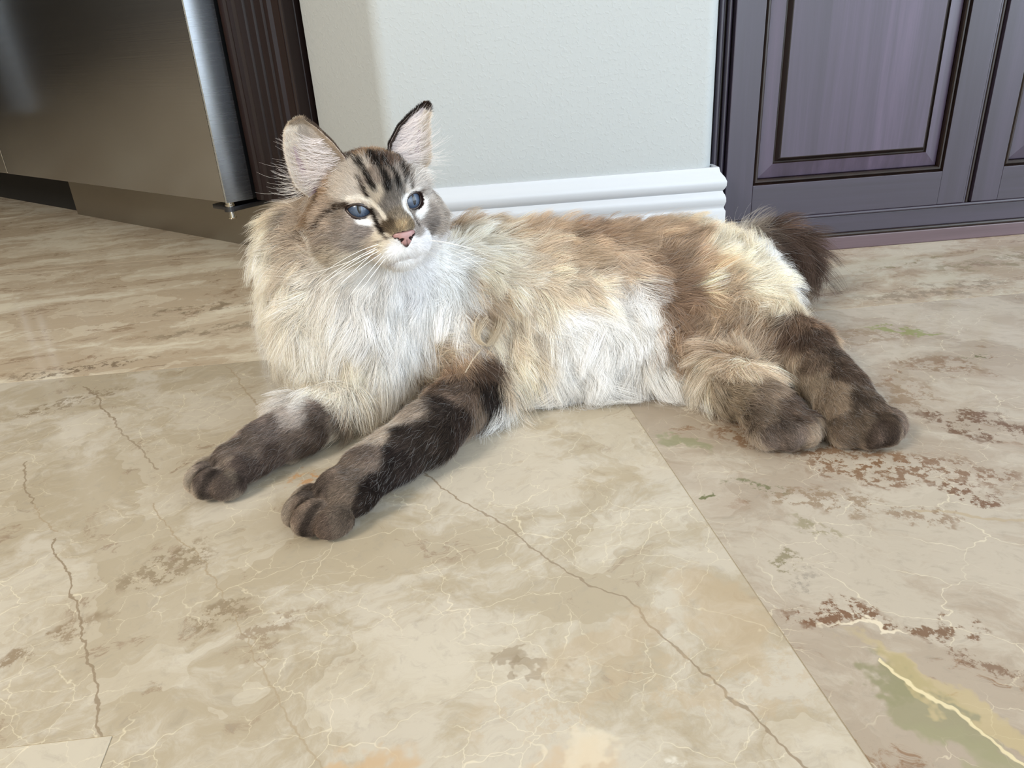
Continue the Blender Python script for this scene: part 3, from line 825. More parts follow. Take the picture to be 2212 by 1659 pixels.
# ------------------------------------------------------------------ the coat: colours, markings, lie and length of the hair, in the room
BLOBS = [
 ((-0.2007, 0.7915, 0.1593), 0.0221, (232, 218, 190)),
 ((-0.1973, 0.7865, 0.18), 0.0218, (230, 218, 190)),
 ((-0.1918, 0.7926, 0.2011), 0.0193, (224, 210, 180)),
 ((-0.1789, 0.7992, 0.2184), 0.0144, (206, 190, 160)),
 ((-0.1743, 0.8012, 0.2218), 0.012, (170, 150, 124)),
 ((-0.1627, 0.7457, 0.1597), 0.0187, (220, 204, 178)),
 ((-0.1589, 0.7479, 0.1828), 0.0162, (196, 178, 154)),
 ((-0.1314, 0.7327, 0.1706), 0.0183, (226, 216, 200)),
 ((-0.085, 0.7165, 0.1668), 0.0204, (255, 250, 240)),
 ((-0.0409, 0.7372, 0.1615), 0.021, (238, 238, 240)),
 ((-0.0136, 0.7664, 0.1503), 0.0195, (255, 250, 240)),
 ((-0.1381, 0.7354, 0.1313), 0.0212, (232, 220, 198)),
 ((-0.0908, 0.7268, 0.1301), 0.021, (255, 250, 240)),
 ((-0.0554, 0.7391, 0.1174), 0.0216, (255, 250, 240)),
 ((-0.0221, 0.7529, 0.1146), 0.022, (255, 250, 240)),
 ((-0.1994, 0.7859, 0.0978), 0.0227, (228, 212, 184)),
 ((-0.1448, 0.7362, 0.0908), 0.0192, (228, 211, 182)),
 ((-0.1061, 0.7299, 0.0897), 0.0192, (226, 206, 172)),
 ((-0.0736, 0.7354, 0.0843), 0.0194, (234, 226, 212)),
 ((-0.0359, 0.7493, 0.075), 0.0174, (202, 178, 148)),
 ((-0.0062, 0.7368, 0.0772), 0.0147, (172, 144, 114)),
 ((-0.0079, 0.7512, 0.1087), 0.0147, (222, 212, 198)),
 ((-0.1786, 0.7717, 0.0486), 0.0204, (226, 208, 178)),
 ((-0.1294, 0.7194, 0.0544), 0.0193, (224, 208, 182)),
 ((-0.1032, 0.7297, 0.0415), 0.0172, (212, 192, 164)),
 ((-0.0743, 0.7443, 0.0427), 0.0175, (216, 197, 168)),
 ((-0.0456, 0.7724, 0.0325), 0.0156, (190, 164, 134)),
 ((-0.0178, 0.7312, 0.0593), 0.0123, (150, 124, 100)),
 ((-0.2005, 0.7845, 0.1327), 0.0198, (230, 214, 186)),
 ((-0.1914, 0.7784, 0.0717), 0.0178, (222, 204, 176)),
 ((0.0172, 0.7279, 0.0681), 0.0137, (86, 68, 56)),
 ((0.0239, 0.7062, 0.0451), 0.0135, (42, 34, 30)),
 ((-0.0047, 0.6874, 0.0568), 0.0117, (110, 92, 78)),
 ((-0.024, 0.6543, 0.0544), 0.0112, (63, 53, 47)),
 ((-0.0505, 0.6531, 0.0578), 0.0112, (160, 144, 128)),
 ((-0.0698, 0.645, 0.0495), 0.0098, (178, 162, 144)),
 ((-0.0591, 0.6141, 0.0495), 0.0094, (63, 53, 47)),
 ((-0.0346, 0.6204, 0.0384), 0.0122, (53, 44, 38)),
 ((-0.0847, 0.6171, 0.0506), 0.0085, (176, 160, 142)),
 ((-0.0912, 0.5884, 0.0483), 0.0082, (124, 108, 96)),
 ((-0.0646, 0.5933, 0.0327), 0.0117, (44, 36, 33)),
 ((-0.107, 0.5753, 0.0436), 0.0089, (112, 98, 86)),
 ((-0.0852, 0.5677, 0.0219), 0.0098, (41, 33, 30)),
 ((-0.1304, 0.5643, 0.0389), 0.008, (95, 82, 72)),
 ((-0.1133, 0.5502, 0.0366), 0.0071, (115, 100, 86)),
 ((-0.1359, 0.5399, 0.0322), 0.007, (109, 93, 79)),
 ((-0.1134, 0.5338, 0.0243), 0.007, (102, 88, 75)),
 ((-0.0927, 0.5537, 0.0177), 0.0088, (50, 41, 36)),
 ((-0.1318, 0.5264, 0.0225), 0.0061, (90, 75, 64)),
 ((-0.0075, 0.657, 0.036), 0.01, (60, 48, 42)),
 ((0.0116, 0.6878, 0.0232), 0.0105, (120, 104, 88)),
 ((-0.1837, 0.7064, 0.0547), 0.0085, (204, 194, 182)),
 ((-0.1635, 0.6976, 0.0578), 0.0084, (194, 184, 172)),
 ((-0.1699, 0.6721, 0.0505), 0.0082, (164, 152, 142)),
 ((-0.1463, 0.6944, 0.0471), 0.0094, (112, 96, 86)),
 ((-0.1303, 0.7069, 0.0392), 0.0105, (82, 66, 58)),
 ((-0.1906, 0.6611, 0.0483), 0.0081, (112, 98, 90)),
 ((-0.1708, 0.6616, 0.0356), 0.0091, (102, 88, 78)),
 ((-0.2099, 0.6415, 0.0408), 0.0079, (110, 96, 86)),
 ((-0.188, 0.6472, 0.025), 0.008, (84, 70, 62)),
 ((-0.2345, 0.6308, 0.0347), 0.0078, (104, 91, 81)),
 ((-0.213, 0.626, 0.03), 0.0078, (78, 66, 60)),
 ((-0.2362, 0.6131, 0.0255), 0.0068, (88, 75, 66)),
 ((-0.2247, 0.6182, 0.026), 0.0043, (122, 108, 93)),
 ((-0.1512, 0.6766, 0.0305), 0.0102, (92, 78, 68)),
 ((0.025, 0.818, 0.1739), 0.0179, (232, 216, 188)),
 ((0.0541, 0.8667, 0.1676), 0.0162, (204, 180, 148)),
 ((0.0584, 0.8019, 0.1545), 0.0178, (230, 212, 184)),
 ((0.0256, 0.7768, 0.1438), 0.0149, (224, 204, 172)),
 ((0.0338, 0.7712, 0.1241), 0.0125, (194, 168, 136)),
 ((0.0154, 0.7608, 0.1188), 0.0109, (158, 132, 104)),
 ((0.1091, 0.8725, 0.1623), 0.0192, (178, 150, 120)),
 ((0.1461, 0.8667, 0.1579), 0.0191, (152, 124, 98)),
 ((0.1914, 0.8667, 0.1538), 0.0192, (164, 138, 112)),
 ((0.2248, 0.8448, 0.151), 0.0189, (170, 144, 116)),
 ((0.2552, 0.8352, 0.1455), 0.0161, (162, 136, 110)),
 ((0.0893, 0.804, 0.1514), 0.0179, (194, 168, 138)),
 ((0.1313, 0.808, 0.1468), 0.0181, (180, 154, 124)),
 ((0.1726, 0.8054, 0.1387), 0.0182, (184, 160, 134)),
 ((0.0957, 0.7826, 0.1255), 0.0177, (216, 194, 164)),
 ((0.1373, 0.7858, 0.1209), 0.0179, (212, 190, 162)),
 ((0.0517, 0.7682, 0.0916), 0.0177, (214, 192, 162)),
 ((0.0817, 0.7638, 0.0905), 0.0177, (224, 205, 178)),
 ((0.0256, 0.7554, 0.0935), 0.0109, (216, 196, 166)),
 ((0.1203, 0.7522, 0.0805), 0.0226, (255, 250, 240)),
 ((0.1769, 0.7773, 0.1041), 0.0179, (238, 234, 228)),
 ((0.1888, 0.7613, 0.087), 0.0203, (255, 250, 240)),
 ((0.148, 0.7386, 0.0616), 0.025, (255, 250, 240)),
 ((0.1219, 0.7378, 0.0315), 0.0228, (255, 250, 240)),
 ((0.0576, 0.7452, 0.0567), 0.0151, (220, 200, 170)),
 ((0.0732, 0.76, 0.0124), 0.0209, (255, 250, 240)),
 ((0.0408, 0.7279, 0.0235), 0.0125, (244, 238, 226)),
 ((0.034, 0.725, 0.015), 0.0125, (248, 244, 236)),
 ((0.0375, 0.7224, 0.047), 0.0079, (200, 178, 150)),
 ((0.0147, 0.7734, 0.1458), 0.0079, (168, 142, 114)),
 ((0.1977, 0.7321, 0.0376), 0.0202, (236, 230, 218)),
 ((0.2252, 0.7357, 0.0164), 0.018, (230, 218, 198)),
 ((0.1748, 0.7645, 0.0039), 0.0213, (255, 250, 240)),
 ((0.2283, 0.7957, 0.1261), 0.0156, (140, 114, 90)),
 ((0.2599, 0.8135, 0.1345), 0.0158, (172, 146, 118)),
 ((0.3104, 0.8343, 0.1357), 0.0189, (226, 206, 170)),
 ((0.3898, 0.9766, 0.1151), 0.022, (238, 230, 210)),
 ((0.3817, 0.8705, 0.1072), 0.02, (244, 240, 230)),
 ((0.3912, 0.8463, 0.088), 0.0197, (244, 240, 230)),
 ((0.3329, 0.8014, 0.11), 0.0185, (228, 208, 172)),
 ((0.2863, 0.7929, 0.1165), 0.0157, (204, 174, 134)),
 ((0.3578, 0.7781, 0.0877), 0.0157, (224, 202, 168)),
 ((0.4835, 0.9754, 0.0245), 0.0183, (226, 210, 184)),
 ((0.2883, 0.7642, 0.0931), 0.0154, (176, 148, 116)),
 ((0.3291, 0.7575, 0.0755), 0.0154, (170, 144, 116)),
 ((0.3716, 0.757, 0.0718), 0.0129, (136, 112, 92)),
 ((0.2328, 0.7717, 0.101), 0.0154, (134, 108, 86)),
 ((0.2533, 0.7517, 0.0845), 0.0152, (150, 122, 96)),
 ((0.2254, 0.7433, 0.0741), 0.0141, (152, 126, 100)),
 ((0.2699, 0.7358, 0.062), 0.0151, (178, 152, 124)),
 ((0.3043, 0.7438, 0.0556), 0.0153, (196, 172, 144)),
 ((0.3372, 0.7474, 0.0565), 0.0144, (160, 136, 112)),
 ((0.3576, 0.7411, 0.0626), 0.0092, (100, 80, 66)),
 ((0.3292, 0.749, 0.0343), 0.013, (210, 190, 162)),
 ((0.2746, 0.6907, 0.0536), 0.012, (194, 170, 142)),
 ((0.348, 0.7306, 0.0346), 0.0102, (172, 154, 132)),
 ((0.3078, 0.8968, 0.1443), 0.0172, (206, 184, 150)),
 ((0.2539, 0.716, 0.0446), 0.0139, (214, 196, 168)),
 ((0.374, 0.7316, 0.0647), 0.0101, (88, 72, 62)),
 ((0.3627, 0.6878, 0.0514), 0.0097, (120, 104, 90)),
 ((0.3847, 0.6936, 0.0574), 0.0107, (92, 78, 68)),
 ((0.3851, 0.6545, 0.0533), 0.0102, (86, 72, 62)),
 ((0.3535, 0.6739, 0.0321), 0.0106, (160, 144, 124)),
 ((0.3575, 0.6341, 0.04), 0.01, (148, 130, 110)),
 ((0.3789, 0.622, 0.0436), 0.009, (84, 72, 62)),
 ((0.3902, 0.6064, 0.0351), 0.008, (92, 78, 66)),
 ((0.3606, 0.5926, 0.0305), 0.0078, (108, 94, 80)),
 ((0.3752, 0.5772, 0.0273), 0.0068, (70, 58, 50)),
 ((0.4032, 0.6038, 0.0301), 0.0062, (108, 94, 84)),
 ((0.2611, 0.6771, 0.0346), 0.0105, (154, 138, 116)),
 ((0.2753, 0.6646, 0.0443), 0.0103, (154, 138, 116)),
 ((0.2874, 0.6473, 0.046), 0.0092, (132, 116, 100)),
 ((0.3632, 0.7401, 0.0055), 0.0105, (90, 76, 66)),
 ((0.2851, 0.6277, 0.0355), 0.0081, (122, 108, 94)),
 ((0.3052, 0.6209, 0.0368), 0.0081, (88, 74, 64)),
 ((0.2909, 0.5959, 0.0263), 0.007, (104, 92, 84)),
 ((0.3263, 0.6393, 0.0293), 0.0074, (80, 66, 58)),
 ((0.4075, 0.9625, 0.1194), 0.0217, (82, 64, 54)),
 ((0.4014, 0.9745, 0.1213), 0.0138, (80, 62, 52)),
 ((0.4492, 0.9664, 0.1024), 0.022, (82, 64, 54)),
 ((0.4799, 0.9713, 0.0793), 0.0223, (86, 68, 58)),
 ((0.4826, 0.9693, 0.0465), 0.0194, (92, 74, 62)),
 ((-0.1559, 0.8056, 0.2287), 0.0097, (162, 148, 131)),
 ((-0.1559, 0.7732, 0.2234), 0.0103, (155, 140, 124)),
 ((-0.1178, 0.7086, 0.2345), 0.0086, (164, 146, 128)),
 ((-0.1313, 0.7646, 0.2455), 0.0091, (171, 158, 144)),
 ((-0.1155, 0.746, 0.2647), 0.008, (180, 169, 157)),
 ((-0.0957, 0.7028, 0.2635), 0.0075, (182, 171, 158)),
 ((-0.0868, 0.7122, 0.2736), 0.0068, (175, 164, 151)),
 ((-0.151, 0.7514, 0.2048), 0.0101, (162, 146, 128)),
 ((-0.1201, 0.7019, 0.2146), 0.0069, (158, 144, 130)),
 ((-0.0997, 0.6868, 0.2253), 0.0067, (150, 138, 128)),
 ((-0.0924, 0.6845, 0.2167), 0.0059, (156, 146, 138)),
 ((-0.1133, 0.6991, 0.2016), 0.0078, (171, 158, 139)),
 ((-0.0921, 0.6947, 0.1966), 0.0078, (193, 184, 167)),
 ((-0.1379, 0.7365, 0.1889), 0.0091, (166, 151, 135)),
 ((-0.103, 0.6986, 0.2398), 0.0059, (150, 136, 122)),
 ((-0.17, 0.8024, 0.2242), 0.0087, (171, 155, 131)),
 ((-0.0714, 0.754, 0.2853), 0.0071, (140, 108, 78)),
 ((-0.0841, 0.7455, 0.2852), 0.0061, (104, 80, 64)),
 ((-0.0598, 0.7547, 0.2832), 0.0062, (156, 122, 84)),
 ((-0.048, 0.7549, 0.2778), 0.0062, (112, 86, 66)),
 ((-0.0573, 0.7206, 0.2785), 0.006, (96, 78, 66)),
 ((-0.0609, 0.6954, 0.2703), 0.005, (130, 118, 108)),
 ((-0.0411, 0.7164, 0.2696), 0.0051, (150, 140, 132)),
 ((-0.029, 0.7191, 0.2641), 0.0069, (189, 182, 175)),
 ((-0.0186, 0.7453, 0.2414), 0.0072, (166, 155, 144)),
 ((-0.0117, 0.7329, 0.2209), 0.0081, (162, 151, 140)),
 ((-0.0245, 0.7038, 0.224), 0.0061, (132, 124, 118)),
 ((-0.0372, 0.7536, 0.2685), 0.0072, (193, 185, 180)),
 ((-0.0224, 0.7277, 0.2552), 0.007, (184, 175, 166)),
 ((-0.0966, 0.7328, 0.2795), 0.006, (153, 140, 128)),
 ((-0.0542, 0.7542, 0.2813), 0.0053, (130, 98, 68)),
 ((-0.0501, 0.6874, 0.2546), 0.005, (112, 106, 100)),
 ((-0.0548, 0.6825, 0.2477), 0.005, (122, 116, 110)),
 ((-0.0475, 0.6765, 0.2381), 0.0041, (114, 104, 90)),
 ((-0.045, 0.6714, 0.2295), 0.0037, (124, 108, 82)),
 ((-0.0544, 0.6726, 0.23), 0.0033, (88, 74, 56)),
 ((-0.0508, 0.6698, 0.2254), 0.0029, (108, 94, 72)),
 ((-0.0383, 0.6747, 0.2274), 0.0033, (116, 102, 80)),
 ((-0.0625, 0.687, 0.2536), 0.0041, (180, 168, 150)),
 ((-0.0624, 0.6689, 0.214), 0.005, (206, 192, 168)),
 ((-0.055, 0.668, 0.2072), 0.005, (238, 234, 230)),
 ((-0.0346, 0.6766, 0.2054), 0.0059, (238, 236, 236)),
 ((-0.0256, 0.6835, 0.2115), 0.0059, (228, 228, 232)),
 ((-0.0603, 0.671, 0.1996), 0.005, (228, 220, 210)),
 ((-0.0446, 0.6793, 0.1925), 0.006, (240, 238, 236)),
 ((-0.0372, 0.7355, 0.1737), 0.0065, (240, 238, 238)),
 ((-0.0765, 0.6799, 0.208), 0.0051, (176, 164, 150)),
 ((-0.0826, 0.6815, 0.2252), 0.0042, (136, 126, 120)),
 ((-0.0309, 0.6824, 0.2208), 0.0042, (150, 142, 136)),
 ((-0.0163, 0.7379, 0.1972), 0.0073, (226, 224, 226)),
 ((0.05, 0.92, 0.13), 0.06, (170, 142, 112)),
 ((0.18, 0.935, 0.12), 0.06, (150, 124, 98)),
 ((0.3, 0.955, 0.11), 0.06, (200, 178, 146)),
 ((0.1, 0.93, 0.05), 0.06, (214, 194, 164)),
 ((0.3, 0.95, 0.05), 0.06, (206, 184, 154)),
 ((-0.15, 0.87, 0.15), 0.05, (210, 190, 160)),
 ((-0.1, 0.79, 0.255), 0.03, (150, 124, 96)),
 ((-0.18, 0.87, 0.07), 0.05, (214, 196, 166)),
 ((0.42, 0.9, 0.03), 0.04, (200, 176, 144)),
 ((0.385, 0.958, 0.105), 0.028, (84, 66, 56)),
 ((0.41, 0.975, 0.115), 0.03, (82, 64, 54)),
 ((0.47, 1.0, 0.09), 0.05, (82, 64, 54)),
 ((0.485, 0.995, 0.05), 0.05, (86, 68, 58)),
]
STROKES = [
 ([(-0.0931, 0.6977, 0.2434), (-0.0895, 0.6943, 0.2371), (-0.0815, 0.6838, 0.2338), (-0.0728, 0.6837, 0.231)], 0.00295, (250, 248, 244), 1),
 ([(-0.0908, 0.6895, 0.2532), (-0.0793, 0.6897, 0.2535), (-0.0696, 0.6894, 0.2483), (-0.0624, 0.6834, 0.2407), (-0.0586, 0.6777, 0.235)], 0.00216, (226, 214, 194), 0.8),
 ([(-0.0396, 0.7008, 0.2492), (-0.0421, 0.6893, 0.2454), (-0.0409, 0.6841, 0.2397), (-0.0367, 0.6854, 0.2333)], 0.00254, (248, 244, 238), 1),
 ([(-0.0254, 0.7119, 0.2413), (-0.0267, 0.7054, 0.2359), (-0.0315, 0.698, 0.2301)], 0.00346, (244, 240, 234), 1),
 ([(-0.0365, 0.7046, 0.2512), (-0.0279, 0.7126, 0.2533)], 0.00128, (226, 218, 208), 0.7),
 ([(-0.0852, 0.7326, 0.2837), (-0.0772, 0.7125, 0.2762), (-0.0696, 0.6948, 0.267), (-0.0653, 0.6894, 0.2587)], 0.0028, (17, 13, 11), 0.95),
 ([(-0.0699, 0.7295, 0.2843), (-0.0632, 0.7107, 0.2763), (-0.0569, 0.6935, 0.2683), (-0.0538, 0.6881, 0.2581)], 0.00365, (17, 13, 11), 0.95),
 ([(-0.0589, 0.7234, 0.2802), (-0.052, 0.7052, 0.273), (-0.0469, 0.697, 0.2641), (-0.0458, 0.6938, 0.2581)], 0.00321, (17, 13, 11), 0.95),
 ([(-0.0539, 0.7547, 0.281), (-0.0446, 0.7391, 0.277), (-0.0411, 0.7148, 0.2691), (-0.0408, 0.7037, 0.2609)], 0.00231, (17, 13, 11), 0.95),
 ([(-0.0786, 0.6997, 0.2677), (-0.0752, 0.6924, 0.2605), (-0.0723, 0.6902, 0.2533)], 0.00208, (36, 26, 20), 1),
 ([(-0.0395, 0.7212, 0.2704), (-0.0365, 0.7106, 0.2636), (-0.0348, 0.7074, 0.2556)], 0.0018, (60, 46, 34), 0.95),
 ([(-0.0924, 0.6896, 0.248), (-0.1021, 0.6985, 0.2457), (-0.1117, 0.7057, 0.2381), (-0.1202, 0.7065, 0.2283), (-0.14, 0.7404, 0.2121), (-0.1522, 0.7517, 0.2039)], 0.0027, (58, 44, 34), 0.95),
 ([(-0.0273, 0.7133, 0.251), (-0.0211, 0.7512, 0.2445), (-0.0176, 0.7508, 0.2401), (-0.0141, 0.75, 0.2348)], 0.00172, (58, 46, 40), 0.95),
 ([(-0.0702, 0.6888, 0.241), (-0.0677, 0.6857, 0.2356), (-0.0653, 0.6802, 0.2291), (-0.0615, 0.674, 0.224)], 0.00251, (26, 18, 14), 1),
 ([(-0.0382, 0.6945, 0.2373), (-0.035, 0.689, 0.2307), (-0.0315, 0.686, 0.2243)], 0.00169, (44, 34, 28), 0.95),
 ([(-0.1568, 0.7521, 0.1985), (-0.1314, 0.7166, 0.211), (-0.1104, 0.6945, 0.2165)], 0.00161, (116, 96, 80), 0.7),
 ([(-0.1269, 0.7101, 0.206), (-0.1068, 0.6927, 0.2106), (-0.0912, 0.6861, 0.2119)], 0.00131, (86, 72, 64), 0.75),
 ([(-0.1188, 0.7025, 0.2231), (-0.1049, 0.6911, 0.2221)], 0.00129, (110, 96, 84), 0.5),
 ([(-0.0556, 0.6699, 0.2199), (-0.0586, 0.6704, 0.2192), (-0.0608, 0.6726, 0.2222)], 0.00124, (60, 48, 40), 0.8),
 ([(-0.07, 0.6733, 0.2156), (-0.0638, 0.6708, 0.2174)], 0.00092, (110, 96, 84), 0.8),
 ([(-0.0723, 0.6736, 0.211), (-0.0651, 0.6693, 0.2128)], 0.00083, (120, 106, 94), 0.7),
 ([(-0.0748, 0.678, 0.2041), (-0.0667, 0.6693, 0.2066)], 0.00093, (120, 106, 94), 0.7),
 ([(-0.0628, 0.676, 0.1954), (-0.0542, 0.676, 0.1964), (-0.049, 0.6786, 0.1983), (-0.0444, 0.6734, 0.2036)], 0.00093, (120, 98, 92), 0.8),
 ([(-0.0445, 0.6737, 0.2027), (-0.0399, 0.6811, 0.1968), (-0.0363, 0.7312, 0.1805)], 0.00084, (130, 108, 102), 0.7),
 ([(-0.1013, 0.7552, 0.0119), (-0.068, 0.6322, 0.053)], 0.00463, (196, 184, 168), 0.5),
 ([(-0.0595, 0.7775, 0.0209), (-0.0238, 0.6616, 0.0558)], 0.00473, (60, 48, 42), 0.6),
 ([(-0.0725, 0.5861, 0.0331), (-0.0525, 0.6041, 0.0299)], 0.00581, (44, 36, 32), 0.6),
 ([(-0.0951, 0.5771, 0.0435), (-0.0796, 0.5872, 0.0429)], 0.00325, (150, 136, 122), 0.4),
 ([(-0.1905, 0.7024, 0.0528), (-0.1661, 0.6821, 0.0554)], 0.00565, (214, 206, 196), 0.5),
 ([(-0.2234, 0.6304, 0.0362), (-0.2382, 0.624, 0.0291)], 0.00303, (140, 124, 108), 0.5),
 ([(0.0107, 0.7725, 0.1464), (0.0288, 0.7693, 0.1252)], 0.00492, (150, 122, 94), 0.6),
 ([(0.1403, 0.8677, 0.1585), (0.1699, 0.8736, 0.154)], 0.00657, (126, 100, 78), 0.6),
 ([(0.227, 0.8112, 0.1379), (0.2691, 0.808, 0.1298), (0.2754, 0.7923, 0.1177)], 0.00629, (122, 98, 76), 0.55),
 ([(0.2287, 0.7762, 0.1052), (0.2648, 0.7739, 0.1028), (0.3022, 0.7748, 0.0992)], 0.00513, (124, 100, 78), 0.5),
 ([(0.2836, 0.7483, 0.0776), (0.3314, 0.7651, 0.0835), (0.3629, 0.7625, 0.0761)], 0.00456, (112, 88, 70), 0.55),
 ([(0.3607, 0.7566, 0.0729), (0.3636, 0.7371, 0.0635)], 0.00516, (90, 72, 60), 0.6),
 ([(0.2809, 0.7376, 0.0602), (0.3274, 0.7509, 0.0644)], 0.00404, (216, 200, 176), 0.6),
 ([(0.2474, 0.7282, 0.0509), (0.2677, 0.6985, 0.0509)], 0.00451, (150, 124, 100), 0.5),
 ([(0.3067, 0.7546, 0.0786), (0.3419, 0.78, 0.094)], 0.00358, (206, 180, 142), 0.5),
 ([(-0.0284, 0.7147, 0.2496), (-0.0264, 0.7154, 0.2442), (-0.0268, 0.7112, 0.2398), (-0.0297, 0.7049, 0.2362)], 0.00112, (74, 56, 50), 0.9),
]
